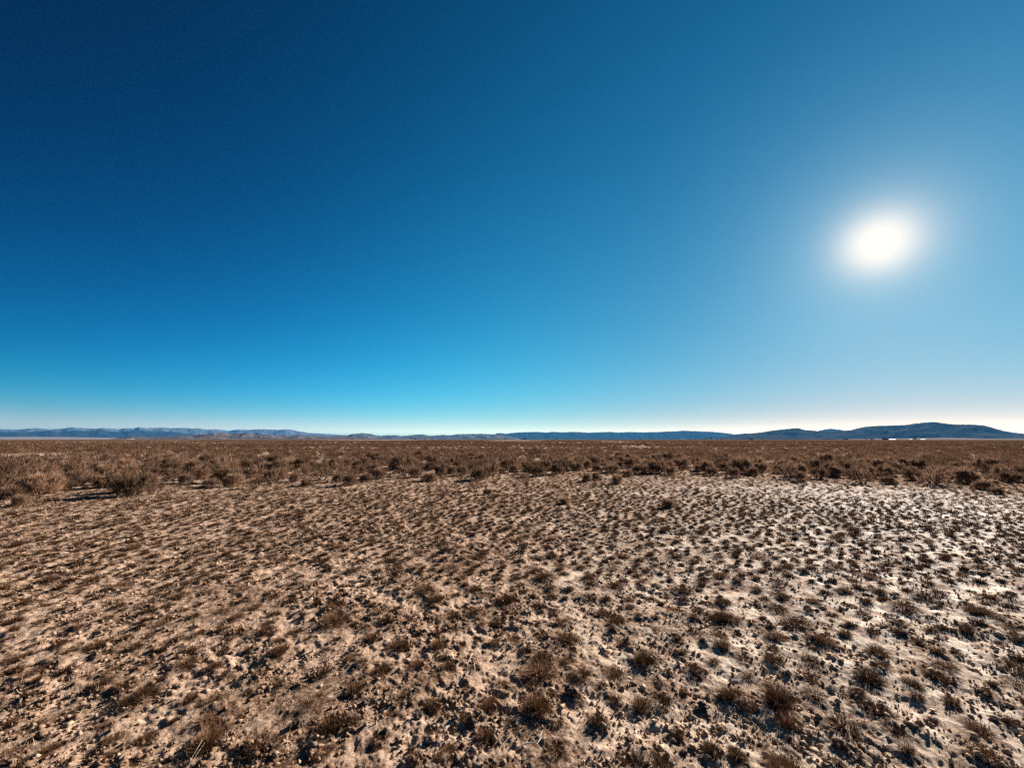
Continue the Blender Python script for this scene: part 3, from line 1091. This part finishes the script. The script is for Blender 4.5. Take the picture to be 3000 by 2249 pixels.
for k, ((px, py, w), nm) in enumerate(CLODS):
    x, y = at(px, py + 0.15 * w)
    r = 0.5 * w * depth(x, y) / F0
    o = obj('soil_clod', lump('soil_clod', r * 1.05, M_CLOD, 70 + k, 0.75, 3, 0.45), None, (x, y, hz(x, y) + r * 0.3), k * 0.9)
    tag(o, nm, 'clod', 'dark soil clods on the near flat')

# bleached wood and twigs
def stick(name, label, pts, rad, mat, branches=()):
    mb = MB()
    mb.tube(pts, rad, 6)
    for b, rb in branches:
        mb.tube(b, rb, 5)
    return tag(obj(name, mb.mesh(name, mat, True)), label, 'dead wood' if 'stick' in name or 'branch' in name else 'twig', 'bleached dead wood and twigs')


def G(px, py, dz=0.0):
    x, y = at(px, py)
    return Vector((x, y, hz(x, y) + dz))


b = G(1178, 1385)
stick('dead_branch', 'white upright dead branch with a splayed bleached foot', [b + Vector((0.02, 0, -0.02)), b + Vector((0, 0, 0.15)), b + Vector((-0.05, 0, 0.28)), b + Vector((-0.09, 0.02, 0.40))], [0.035, 0.03, 0.02, 0.012], M_BLEACH,
      [([b + Vector((0.15, -0.05, 0.03)), b + Vector((0.05, 0, 0.07)), b + Vector((0, 0, 0.13))], [0.04, 0.045, 0.03]), ([b + Vector((-0.12, -0.05, 0.02)), b + Vector((-0.03, 0, 0.06)), b + Vector((0, 0, 0.11))], [0.02, 0.03, 0.03])])
b = G(668, 1408)
stick('dead_branch', 'dark broken stump branch leaning before the belt', [b + Vector((0.12, 0, -0.02)), b + Vector((0, 0, 0.16)), b + Vector((-0.1, 0, 0.2))], [0.05, 0.04, 0.02], M_BARK, [([b + Vector((0.06, 0, 0.08)), b + Vector((0.16, 0, 0.22))], [0.03, 0.012])])
tw = [(1105, 2222), (1118, 2199), (1142, 2190)]
p = [G(1452, 2232, 0.01), G(1466, 2212, 0.03), G(1491, 2195, 0.05)]
stick('straw_twig', 'thin pale twig slanting up near the bottom edge', p, [0.0018, 0.0016, 0.001], M_TWIG)
p = [G(1512, 2205, 0.015), G(1540, 2205, 0.03), G(1565, 2203, 0.03), G(1580, 2200, 0.045), G(1590, 2186, 0.06)]
stick('straw_twig', 'long bleached twig lying flat with a forked hooked end', p, [0.0022, 0.003, 0.003, 0.0024, 0.0012], M_BLEACH, [([G(1563, 2203, 0.03), G(1573, 2207, 0.03), G(1586, 2190, 0.04)], [0.002, 0.0018, 0.001])])
p = [G(1365, 1980, 0.01), G(1371, 1963, 0.05), G(1385, 1947, 0.07)]
stick('straw_twig', 'pale bent twig standing by the narrow tuft', p, [0.002, 0.002, 0.0012], M_BLEACH, [([G(1371, 1963, 0.05), G(1380, 1955, 0.04)], [0.0016, 0.001])])
p = [G(1388, 1992, 0.01), G(1391, 1978, 0.03), G(1389, 1968, 0.05)]
stick('straw_twig', 'shorter pale twig in front of the bent twig', p, [0.002, 0.0018, 0.0012], M_BLEACH)
p = [G(1798, 2070, 0.02), G(1803, 2052, 0.06), G(1807, 2036, 0.09)]
stick('straw_twig', 'straight pale straw leaning on the dark ragged tuft', p, [0.0014, 0.0012, 0.0007], M_TWIG)
p = [G(553, 2250, 0.01), G(570, 2225, 0.03), G(590, 2205, 0.05)]
stick('straw_twig', 'pale double straw rising from the bottom edge', p, [0.0012, 0.001, 0.0006], M_TWIG, [([G(560, 2250, 0.01), G(578, 2226, 0.025), G(598, 2203, 0.04)], [0.001, 0.0009, 0.0005])])
p = [G(220, 2110, 0.01), G(232, 2098, 0.02), G(245, 2086, 0.04)]
stick('straw_twig', 'pale straw lying across a long black shadow', p, [0.0011, 0.0009, 0.0006], M_TWIG)
p = [G(1722, 1998, 0.005), G(1730, 2020, 0.02), G(1745, 2046, 0.005)]
stick('straw_twig', 'curved brown runner arching over smooth soil', p, [0.0015, 0.0016, 0.001], M_BARK)


# ------------------------------------------------------------------ far farms and trees
def far_pt(px, dist):
    v = ray(px, 1287)
    k = math.hypot(v[0], v[1])
    return Vector((v[0] / k * dist, v[1] / k * dist, 0.0)), math.atan2(v[0], v[1])


def px_m(px, dist):
    """metres covered by one photo pixel across, at a far point"""
    v = ray(px, 1287)
    return dist * v[1] * CP / F0 + 0


def barn(px, dist, wpx, hpx, label, wall, roof, name='barn', group='far farm buildings on the horizon'):
    p, az = far_pt(px, dist)
    m = px_m(px, dist)
    w, h = wpx * m, max(hpx * m, 1.8)
    dp = max(0.5 * w, 6)
    e = bpy.data.objects.new(name, None)
    COL.objects.link(e)
    e.location = p
    e.rotation_euler = (0, 0, -az)
    tag(e, label, 'building', group)
    hw = h * 0.62
    b1 = MB()
    b1.box(-w / 2, w / 2, -dp / 2, dp / 2, -0.5, hw)
    obj('wall', b1.mesh('wall', wall), e)
    b2 = MB()
    o_ = 0.4
    vs = [(-w / 2 - o_, -dp / 2 - o_, hw + 0.02), (w / 2 + o_, -dp / 2 - o_, hw + 0.02), (w / 2 + o_, dp / 2 + o_, hw + 0.02), (-w / 2 - o_, dp / 2 + o_, hw + 0.02), (-w / 2 - o_, 0, h), (w / 2 + o_, 0, h)]
    b2.poly(vs, [(0, 1, 5, 4), (2, 3, 4, 5), (0, 4, 3), (1, 2, 5), (3, 2, 1, 0)])
    obj('roof', b2.mesh('roof', roof), e)
    b3 = MB()
    b3.box(-w * 0.12, w * 0.12, -dp / 2 - 0.08, -dp / 2 - 0.01, -0.3, hw * 0.8)
    obj('door', b3.mesh('door', M_DOOR), e)
    return e


barn(1034, 2600, 10, 3.2, 'dark long barn on the horizon below the pale twin hills', M_BARN, M_ROOF)
barn(1040, 2500, 3, 2.0, 'small white shed in front of the dark long barn', M_WHITE, M_WHITE, 'shed')
barn(1537, 2800, 8, 3.0, 'dark low farmhouse beside a small horizon tree', M_BARN, M_ROOF, 'farmhouse')
barn(1462, 2800, 9, 2.0, 'flat dark shed left of the lone horizon trees', M_BARN, M_ROOF, 'shed')
barn(1996, 2700, 12, 2.2, 'long low dark shed with a white end', M_BARN, M_ROOF, 'shed')
barn(1987, 2650, 2.4, 2.4, 'tiny white hut at the end of the long low shed', M_WHITE, M_WHITE, 'shed')
barn(2201, 1900, 9, 3.0, 'boxy black barn standing alone before the dark mesa foot', M_BARN, M_BARN)
barn(2477, 2600, 10, 2.8, 'dark barn under the slope of the mesa', M_BARN, M_ROOF)
barn(2538, 2600, 5, 2.0, 'small dark hut right of the dark barn', M_BARN, M_ROOF, 'shed')
barn(2555, 2400, 9, 2.6, 'low white building left of the brown farm roof', M_WHITE, M_WHITE, 'farmhouse')
barn(2594, 2500, 14, 4.5, 'brown-roofed farmhouse between white buildings', M_BARN, M_ROOF, 'farmhouse')
barn(2614, 2350, 13, 2.2, 'largest white building on the horizon', M_WHITE, M_WHITE, 'farmhouse')
barn(2668, 2400, 6, 2.0, 'white building at the foot of the farm tree', M_WHITE, M_WHITE, 'farmhouse')
barn(2704, 2500, 9, 2.0, 'thin white shed right of the farm tree', M_WHITE, M_WHITE, 'shed')
barn(378, 5200, 7, 1.6, 'white greenhouse glinting below the pale mountain foot', M_WHITE, M_WHITE, 'greenhouse')
barn(388, 5200, 9, 2.2, 'wider white greenhouse beside the glinting one', M_WHITE, M_WHITE, 'greenhouse')

p, az = far_pt(1253, 2600)
m = px_m(1253, 2600)
e = bpy.data.objects.new('grain_silo', None)
COL.objects.link(e)
e.location = p
tag(e, 'slim white silo on the horizon right of a dark tree', 'silo')
mb = MB()
mb.tube([(0, 0, -0.3), (0, 0, 9)], [2.6, 2.6], 16)
obj('wall', mb.mesh('wall', M_WHITE), e)
mb = MB()
mb.tube([(0, 0, 9.02), (0, 0, 10.2), (0, 0, 10.9)], [2.75, 1.4, 0.2], 16)
obj('roof', mb.mesh('roof', M_ROOF), e)


def tree(px, dist, wpx, hpx, label, seed):
    r = np.random.default_rng(seed)
    p, az = far_pt(px, dist)
    m = px_m(px, dist)
    w, h = wpx * m, hpx * m
    e = bpy.data.objects.new('tree', None)
    COL.objects.link(e)
    e.location = p
    tag(e, label, 'tree', 'bare trees on the horizon')
    mb = MB()
    mb.tube([(0, 0, -0.3), (0.1, 0, h * 0.25), (0, 0.1, h * 0.75)], [h * 0.035, h * 0.026, h * 0.01], 6)
    for k in range(7):
        a = k * 0.9 + r.normal(0, 0.2)
        q = (w * 0.36 * math.cos(a), w * 0.36 * math.sin(a), h * r.uniform(0.45, 0.85))
        mb.tube([(0, 0, h * r.uniform(0.2, 0.4)), (q[0] * 0.5, q[1] * 0.5, q[2] * 0.75), q], [h * 0.015, h * 0.01, h * 0.004], 4)
    obj('trunk', mb.mesh('trunk', M_TREEBARK), e)
    n = 700
    a = r.uniform(0, 6.28, n)
    u = r.uniform(0.12, 1, n)
    prof = np.sin(np.clip(u, 0, 1) ** 0.8 * math.pi * 0.93) ** 0.6
    q = prof * w * 0.5 * np.sqrt(r.random(n)) * (1 + 0.25 * np.sin(3 * a + u * 7))
    base = np.stack([q * np.cos(a), q * np.sin(a), h * u * 0.9], 1)
    V, F, T = blades(base, a, r.uniform(0.1, 0.9, n), h * r.uniform(0.06, 0.14, n), np.full(n, max(0.05 * w, 0.25)) * r.uniform(0.3, 1.0, n), r.normal(0, 0.3, n), r.random(n), 0.3)
    obj('crown', mesh_np('crown', V, F, M_TREE, dict(tint=T)), e)


tree(2084, 2600, 8.5, 8.0, 'biggest bare round-crowned tree on the horizon', 1)
tree(2066, 2600, 6, 6.0, 'bare tree just left of the biggest round one', 2)
tree(2072, 2650, 5, 4.5, 'low bare tree between two taller horizon trees', 3)
tree(2103, 2600, 3, 6.0, 'first thin pole-like tree right of the biggest round one', 4)
tree(2111, 2600, 3, 5.0, 'second thin pole-like tree right of the biggest round one', 5)
tree(2117.5, 2600, 3, 5.0, 'last thin pole-like tree right of the biggest round one', 6)
tree(2038, 2600, 9, 4.5, 'broad dark bushy tree left of the big round one', 7)
tree(2058, 2700, 5, 3.2, 'scrubby tree beside the broad dark bushy one', 8)
tree(2023, 2700, 6, 3.0, 'low scrubby tree at the end of the tree row', 9)
tree(2681, 2350, 9, 9.0, 'wide brown tree over the white farm buildings', 10)
tree(1478, 2700, 5.5, 5.0, 'dark lone tree right of the flat dark shed', 11)
tree(1484, 2700, 3.5, 4.2, 'narrow tree beside the dark lone tree', 12)
tree(1526, 2800, 4.5, 4.5, 'small tree beside the dark low farmhouse', 13)
tree(1243, 2650, 6, 6.0, 'dark tree left of the slim white silo', 14)
tree(1214, 2700, 12, 3.2, 'wide dark thicket tree before blue hills', 15)
tree(1064, 2700, 16, 3.0, 'long dark thicket right of the dark long barn', 16)
tree(1874, 2700, 4, 5.0, 'pointed tree before the long blue ridge', 17)
tree(1879, 2700, 5, 4.0, 'blunt tree touching the pointed one', 18)
tree(1786, 2800, 9, 2.6, 'flat dark thicket before the long blue ridge', 19)
tree(1630, 2800, 12, 2.6, 'low dome thicket before the long blue ridge', 20)
tree(2590, 2600, 7, 5.5, 'brown tree behind the brown-roofed farmhouse', 21)
tree(1119, 2800, 26, 1.8, 'long low dark hedge-like thicket on the horizon', 22)

# ------------------------------------------------------------------ mountains
def P1(x0, pts, hor):
    return [(x0 + a / 2.212, max(hor - b, 0) / 2.212) for a, b in pts]


RANGE_A = P1(0, [(-400, 82), (-200, 80), (0, 78), (40, 78), (95, 82), (140, 77), (180, 73), (240, 73), (330, 78), (390, 75), (430, 67), (460, 64), (500, 70), (560, 72), (620, 74), (650, 69), (700, 72), (760, 78), (800, 72), (870, 72), (890, 64), (920, 66), (960, 70), (1000, 67), (1060, 68), (1100, 72), (1150, 70), (1220, 72), (1290, 74), (1340, 80), (1410, 79), (1450, 85), (1480, 90), (1530, 80), (1600, 82), (1680, 78), (1740, 80), (1800, 82), (1850, 79), (1900, 85), (1930, 92), (1970, 97), (2000, 103), (2060, 106), (2120, 110), (2180, 114), (2260, 120), (2340, 130), (2420, 144)], 145)
RANGE_A2 = P1(0, [(-400, 97), (-150, 96), (0, 95), (100, 93), (180, 98), (250, 92), (330, 86), (380, 97), (440, 92), (480, 85), (560, 90), (640, 85), (700, 93), (780, 95), (850, 88), (930, 88), (1000, 96), (1090, 93), (1150, 100), (1250, 110), (1340, 122), (1420, 134), (1480, 145)], 145)
RANGE_B = P1(0, [(700, 146), (760, 138), (800, 132), (850, 125), (900, 127), (960, 130), (1050, 128), (1160, 120), (1250, 118), (1300, 113), (1380, 105), (1440, 102), (1490, 108), (1540, 106), (1600, 104), (1650, 112), (1720, 113), (1790, 120), (1870, 122), (1930, 118), (1990, 121), (2060, 125), (2212, 128), (2300, 132), (2400, 138), (2500, 147)], 146)
HILLS_M = P1(1000, [(-120, 144), (-60, 126), (0, 118), (40, 120), (70, 112), (130, 107), (180, 110), (220, 120), (260, 124), (310, 120), (350, 119), (390, 125), (430, 122), (470, 117), (530, 115), (570, 124), (620, 121), (660, 118), (700, 121), (760, 113), (850, 112), (900, 111), (980, 114), (1040, 120), (1100, 130), (1160, 146)], 148)
RANGE_C = P1(1000, [(820, 149), (900, 128), (980, 118), (1020, 108), (1070, 113), (1120, 106), (1180, 103), (1250, 101), (1330, 105), (1370, 100), (1420, 104), (1500, 101), (1540, 102), (1600, 106), (1700, 102), (1750, 101), (1800, 105), (1870, 101), (1950, 104), (2050, 102), (2120, 98), (2180, 97), (2212, 93), (2282, 95), (2342, 98), (2412, 101), (2482, 107), (2520, 112), (2552, 119), (2620, 111), (2660, 111), (2700, 118), (2780, 135), (2820, 149)], 150.5)
MESA = P1(2000, [(200, 151), (240, 146), (280, 138), (340, 119), (450, 112), (520, 104), (600, 92), (680, 84), (740, 78), (760, 79), (800, 91), (850, 93), (880, 97), (930, 99), (1000, 97), (1060, 94), (1100, 90), (1150, 78), (1200, 68), (1280, 63), (1370, 61), (1450, 58), (1530, 47), (1580, 42), (1640, 38), (1680, 42), (1740, 50), (1800, 54), (1900, 55), (1970, 60), (2020, 75), (2080, 93), (2150, 107), (2212, 114), (2320, 128), (2450, 140), (2560, 151)], 152)
HILL_D = P1(2000, [(820, 150), (860, 105), (880, 97), (930, 86), (970, 82), (1010, 86), (1050, 92), (1100, 102), (1160, 150)], 152)


TOP = [200.0]


def ridge(name, prof, dist, depth_, mat, label, seed, gully=0.3, fine=0.03, foot=1.0):
    px = np.array([p[0] for p in prof])
    hp = np.array([p[1] for p in prof])
    n = int((px[-1] - px[0]) / 1.6) + 2
    X = np.linspace(px[0], px[-1], n)
    Hh = np.interp(X, px, hp)
    Hh = np.convolve(np.pad(Hh, 2, mode='edge'), np.array([1, 2, 3, 2, 1]) / 9, 'valid')
    az = np.array([math.atan2(ray(x, 1287)[0], ray(x, 1287)[1]) for x in X])
    el = np.array([math.tan(math.asin(ray(x, 1286.9 - h)[2])) for x, h in zip(X, Hh)])
    K = 36
    t = np.linspace(0, 1, K)                   # 0 foot, 0.6 ridge line, 1 behind
    sh = np.where(t < 0.6, (t / 0.6), 1 - (t - 0.6) / 0.4)
    D = dist + (t - 0.6) * depth_
    ridge_h = el * dist
    U = (az * dist)[:, None] + 0 * t[None, :]
    Q = (D)[None, :] + 0 * az[:, None]
    sc_ = depth_ * 0.14
    wob = perlin(U / sc_, Q / (sc_ * 2.2), seed) * 0.6 + perlin(U / (sc_ * 0.45), Q / sc_, seed + 3) * 0.3 + perlin(U / (sc_ * 0.2), Q / (sc_ * 0.4), seed + 5) * 0.14
    s0 = sh[None, :]
    body = s0 ** foot * (1 + gully * wob * (1 - s0) * 2.0) * (1 + 0.0 * U)
    Z = np.maximum(ridge_h[:, None] * body, -20) + ridge_h[:, None] * fine * perlin(U / (sc_ * 0.15), Q / (sc_ * 0.15), seed + 9) * s0
    # no point of the near slope may hide the ridge line
    lim = ridge_h[:, None] * D[None, :] / dist
    Z = np.where(t[None, :] < 0.6, np.minimum(Z, lim * 0.995), Z)
    Z[:, 0] = -25
    Z[:, -1] = -25
    TOP[0] = max(TOP[0], float(Z.max()))
    V = np.stack([np.sin(az)[:, None] * D[None, :], np.cos(az)[:, None] * D[None, :], Z], -1).reshape(-1, 3)
    i, j = np.meshgrid(np.arange(n - 1), np.arange(K - 1), indexing='ij')
    F = np.stack([i * K + j, (i + 1) * K + j, (i + 1) * K + j + 1, i * K + j + 1], -1).reshape(-1, 4)
    o = obj(name, mesh_np(name, V, F, mat, smooth=True))
    return tag(o, label, kind='structure')


def rock_mat(name, a, b, scale, snow=None):
    m, nt_, out_ = new_mat(name)
    g = N(nt_, 'ShaderNodeNewGeometry')
    no = N(nt_, 'ShaderNodeTexNoise')
    no.inputs['Scale'].default_value = scale
    no.inputs['Detail'].default_value = 8
    no.inputs['Roughness'].default_value = 0.65
    nt_.links.new(g.outputs['Position'], no.inputs['Vector'])
    mr = N(nt_, 'ShaderNodeMapRange')
    mr.inputs['From Min'].default_value = 0.4
    mr.inputs['From Max'].default_value = 0.62
    nt_.links.new(no.outputs[0], mr.inputs['Value'])
    c = mixc(nt_, mr.outputs[0], a, b)
    if snow:
        sx = N(nt_, 'ShaderNodeSeparateXYZ')
        nt_.links.new(g.outputs['Position'], sx.inputs[0])
        z = N(nt_, 'ShaderNodeMapRange')
        z.inputs['From Min'].default_value = snow[0]
        z.inputs['From Max'].default_value = snow[1]
        nt_.links.new(sx.outputs['Z'], z.inputs['Value'])
        mu = N(nt_, 'ShaderNodeMath', operation='MULTIPLY')
        nt_.links.new(z.outputs[0], mu.inputs[0])
        nt_.links.new(mr.outputs[0], mu.inputs[1])
        c = mixc(nt_, mu.outputs[0], c, (0.30, 0.31, 0.33))
    d = N(nt_, 'ShaderNodeBsdfDiffuse')
    nt_.links.new(c, d.inputs[0])
    nt_.links.new(d.outputs[0], out_.inputs[0])
    return m


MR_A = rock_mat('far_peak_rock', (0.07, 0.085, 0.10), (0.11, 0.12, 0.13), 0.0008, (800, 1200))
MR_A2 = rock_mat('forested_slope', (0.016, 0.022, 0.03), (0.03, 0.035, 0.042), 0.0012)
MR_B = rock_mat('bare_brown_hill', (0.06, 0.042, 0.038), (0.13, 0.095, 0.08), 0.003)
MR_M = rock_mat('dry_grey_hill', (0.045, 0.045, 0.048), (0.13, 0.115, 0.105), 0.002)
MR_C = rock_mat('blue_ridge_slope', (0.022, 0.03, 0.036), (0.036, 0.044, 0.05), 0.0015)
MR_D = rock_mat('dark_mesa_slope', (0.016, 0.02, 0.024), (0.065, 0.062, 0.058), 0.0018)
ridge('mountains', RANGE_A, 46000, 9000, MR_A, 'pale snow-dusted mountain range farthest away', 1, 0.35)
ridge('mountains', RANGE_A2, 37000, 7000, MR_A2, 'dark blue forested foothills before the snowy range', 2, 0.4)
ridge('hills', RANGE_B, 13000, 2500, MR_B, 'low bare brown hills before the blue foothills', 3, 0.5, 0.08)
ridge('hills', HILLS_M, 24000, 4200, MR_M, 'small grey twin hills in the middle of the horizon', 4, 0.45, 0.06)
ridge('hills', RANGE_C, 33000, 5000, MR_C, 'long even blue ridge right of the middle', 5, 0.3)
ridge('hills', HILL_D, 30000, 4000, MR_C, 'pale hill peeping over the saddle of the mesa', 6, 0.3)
SAND = [(-300, 2), (-100, 7), (60, 8), (180, 7.5), (260, 6), (340, 4.5), (460, 3.2), (700, 2.2), (900, 1.2), (960, 0)]
MR_S = rock_mat('pale_sand_and_dust_haze', (0.17, 0.125, 0.105), (0.24, 0.185, 0.16), 0.004)
ridge('hills', SAND, 26000, 5000, MR_S, 'pale pinkish sand apron at the foot of the far mountains', 11, 0.1, 0.0)
DUST = [(2440, 0), (2520, 1.6), (2600, 2.6), (2680, 3.6), (2760, 5.0), (2830, 4.2), (2900, 2.6), (2990, 2.0), (3080, 0)]  # dust haze before the mesa, put in as a solid pale ridge
ridge('hills', DUST, 11000, 1800, MR_S, 'thin pale dust haze along the foot of the mesa, shaped as a low ridge', 12, 0.1, 0.0)
ridge('mesa', MESA, 17000, 3600, MR_D, 'long dark flat-topped mesa under the sun', 8, 0.45, 0.02)

# ------------------------------------------------------------------ air
hm = bpy.data.materials.new('valley_haze')
hm.use_nodes = True
nt = hm.node_tree
for n_ in list(nt.nodes):
    nt.nodes.remove(n_)
out = nt.nodes.new('ShaderNodeOutputMaterial')
pv = nt.nodes.new('ShaderNodeVolumePrincipled')
pv.inputs['Density'].default_value = 1.3e-5
pv.inputs['Color'].default_value = (0.038, 0.205, 0.43, 1)
pv.inputs['Anisotropy'].default_value = 0.1
nt.links.new(pv.outputs[0], out.inputs['Volume'])
mb = MB()
mb.box(-75000, 75000, -75000, 75000, -60, TOP[0] + 25)
tag(obj('haze', mb.mesh('haze', hm)), kind='stuff')

# ------------------------------------------------------------------ sky and sun
w = bpy.data.worlds.new('World')
SC.world = w
w.use_nodes = True
nt = w.node_tree
bg = nt.nodes['Background']
sky = nt.nodes.new('ShaderNodeTexSky')
sky.sky_type = 'NISHITA'
sky.sun_disc = False
sky.sun_elevation = SUN_EL
sky.sun_rotation = SUN_AZ
sky.altitude = 2300
sky.air_density = 1.0
sky.dust_density = 0.6
sky.ozone_density = 2.0
tcw = nt.nodes.new('ShaderNodeTexCoord')
sep = nt.nodes.new('ShaderNodeSeparateXYZ')
nt.links.new(tcw.outputs['Generated'], sep.inputs[0])


def wmath(op, a, b=None):
    m_ = nt.nodes.new('ShaderNodeMath')
    m_.operation = op
    for s_, v in ((m_.inputs[0], a), (m_.inputs[1], b)):
        if v is None:
            continue
        if isinstance(v, (int, float)):
            s_.default_value = v
        else:
            nt.links.new(v, s_)
    return m_.outputs[0]


def ramp(fac, stops):
    r_ = nt.nodes.new('ShaderNodeValToRGB')
    r_.color_ramp.interpolation = 'LINEAR'
    el_ = r_.color_ramp.elements
    for i_, (p_, c_) in enumerate(stops):
        if i_ < 2:
            e_ = el_[i_]
            e_.position = p_
        else:
            e_ = el_.new(p_)
        e_.color = (*c_, 1)
    nt.links.new(fac, r_.inputs[0])
    return r_.outputs[0]


zf = wmath('SQRT', wmath('MAXIMUM', sep.outputs['Z'], 0.0))
dotn = nt.nodes.new('ShaderNodeVectorMath')
dotn.operation = 'DOT_PRODUCT'
nt.links.new(tcw.outputs['Generated'], dotn.inputs[0])
dotn.inputs[1].default_value = tuple(SUN)
th = wmath('DIVIDE', wmath('ARCCOSINE', wmath('MINIMUM', dotn.outputs['Value'], 1.0)), math.pi)
# the measured sky departs from the clear model: a smooth factor per colour, from height and angle to the sun
SKYC = [[-5.34, -2.085, -2.055], [-1.5347, -0.1419, 0.8573], [-2.1422, -2.9089, -3.1232], [-1.76, 1.16, 1.22], [5.4727, -0.0424, -0.252], [3.9293, -0.1487, -0.5117], [-2.084, -1.0044, -1.616], [1.7243, 4.1553, 3.9958], [4.08, 1.80, 1.16], [-5.2066, 0.2623, 0.8195], [0.705, -0.6225, -0.053]]
EXPO = 1.8
G_ = 2 ** EXPO


def vm(op, a, b):
    m_ = nt.nodes.new('ShaderNodeVectorMath')
    m_.operation = op
    for s_, v in ((m_.inputs[0], a), (m_.inputs[1], b)):
        if isinstance(v, tuple):
            s_.default_value = v
        else:
            nt.links.new(v, s_)
    return m_.outputs[0]


STR = 0.05
zc = wmath('MAXIMUM', zf, 0.13)
cs = wmath('MAXIMUM', dotn.outputs['Value'], -0.1)
z2 = wmath('MULTIPLY', zc, zc)
e1 = wmath('EXPONENT', wmath('DIVIDE', z2, -0.018))
e2 = wmath('EXPONENT', wmath('DIVIDE', z2, -0.09))
c2_ = wmath('MULTIPLY', cs, cs)
terms = [None, zc, z2, e1, e2, cs, c2_, wmath('MULTIPLY', cs, zc), wmath('MULTIPLY', cs, e1), wmath('MULTIPLY', cs, e2), wmath('MULTIPLY', c2_, cs)]
comb = nt.nodes.new('ShaderNodeCombineXYZ')
for ch in range(3):
    acc = SKYC[0][ch] - math.log(STR * G_)
    for tm, row in zip(terms[1:], SKYC[1:]):
        acc = wmath('ADD', wmath('MULTIPLY', tm, row[ch]), acc)
    nt.links.new(wmath('EXPONENT', acc), comb.inputs[ch])
graded = vm('MULTIPLY', sky.outputs[0], comb.outputs[0])
# bright air close round the sun, and the disc itself
GL = [(0.0, [1.0, 1.0, 1.0])]
for d_ in (0.27, 0.6, 1.0, 1.4, 1.8, 2.2, 2.7, 3.2, 3.8, 4.5, 5.4, 6.4, 7.6, 9, 11, 13.5, 17, 21, 27):
    a_ = 10 * math.exp(-(d_ / 0.95)) + 0.72 * math.exp(-(d_ / 2.7)) + 0.10 * math.exp(-(d_ / 7.0)) - 0.0021
    GL.append((d_ / 180, [1 - math.exp(-max(a_, 0))] * 3))
glow = ramp(th, GL)
gx = nt.nodes.new('ShaderNodeSeparateColor')
nt.links.new(glow, gx.inputs[0])
lit_sky = mixc(nt, gx.outputs[0], graded, tuple(c_ / STR / G_ for c_ in (1.12, 1.07, 0.98)))
nt.links.new(lit_sky, bg.inputs[0])
bg.inputs[1].default_value = STR

sd = bpy.data.lights.new('sun', 'SUN')
sd.energy = 5.0
sd.angle = D2R(0.53)
sd.color = (1.0, 0.955, 0.89)
so = bpy.data.objects.new('sun', sd)
COL.objects.link(so)
so.rotation_euler = Vector(tuple(-SUN)).to_track_quat('-Z', 'Y').to_euler()

# ------------------------------------------------------------------ camera and render settings
cd = bpy.data.cameras.new('camera')
cd.sensor_width = 36.0
cd.lens = 36.0 * F0 / W0
cd.clip_start = 0.05
cd.clip_end = 300000
co = bpy.data.objects.new('camera', cd)
COL.objects.link(co)
co.location = (0, 0, EYE)
co.rotation_euler = (math.pi / 2 + PITCH, 0, 0)
SC.camera = co
SC.view_settings.view_transform = 'Standard'
SC.view_settings.look = 'None'
SC.view_settings.gamma = 1.0
SC.view_settings.exposure = EXPO
SC.view_settings.use_curve_mapping = False
SC.render.engine = 'CYCLES'
SC.cycles.use_denoising = False
SC.cycles.denoiser = 'OPENIMAGEDENOISE'
SC.cycles.denoising_input_passes = 'RGB_ALBEDO_NORMAL'
SC.cycles.denoising_prefilter = 'ACCURATE'
SC.cycles.max_bounces = 6
SC.cycles.diffuse_bounces = 3
SC.cycles.transmission_bounces = 4
SC.cycles.volume_bounces = 0
SC.cycles.transparent_max_bounces = 8
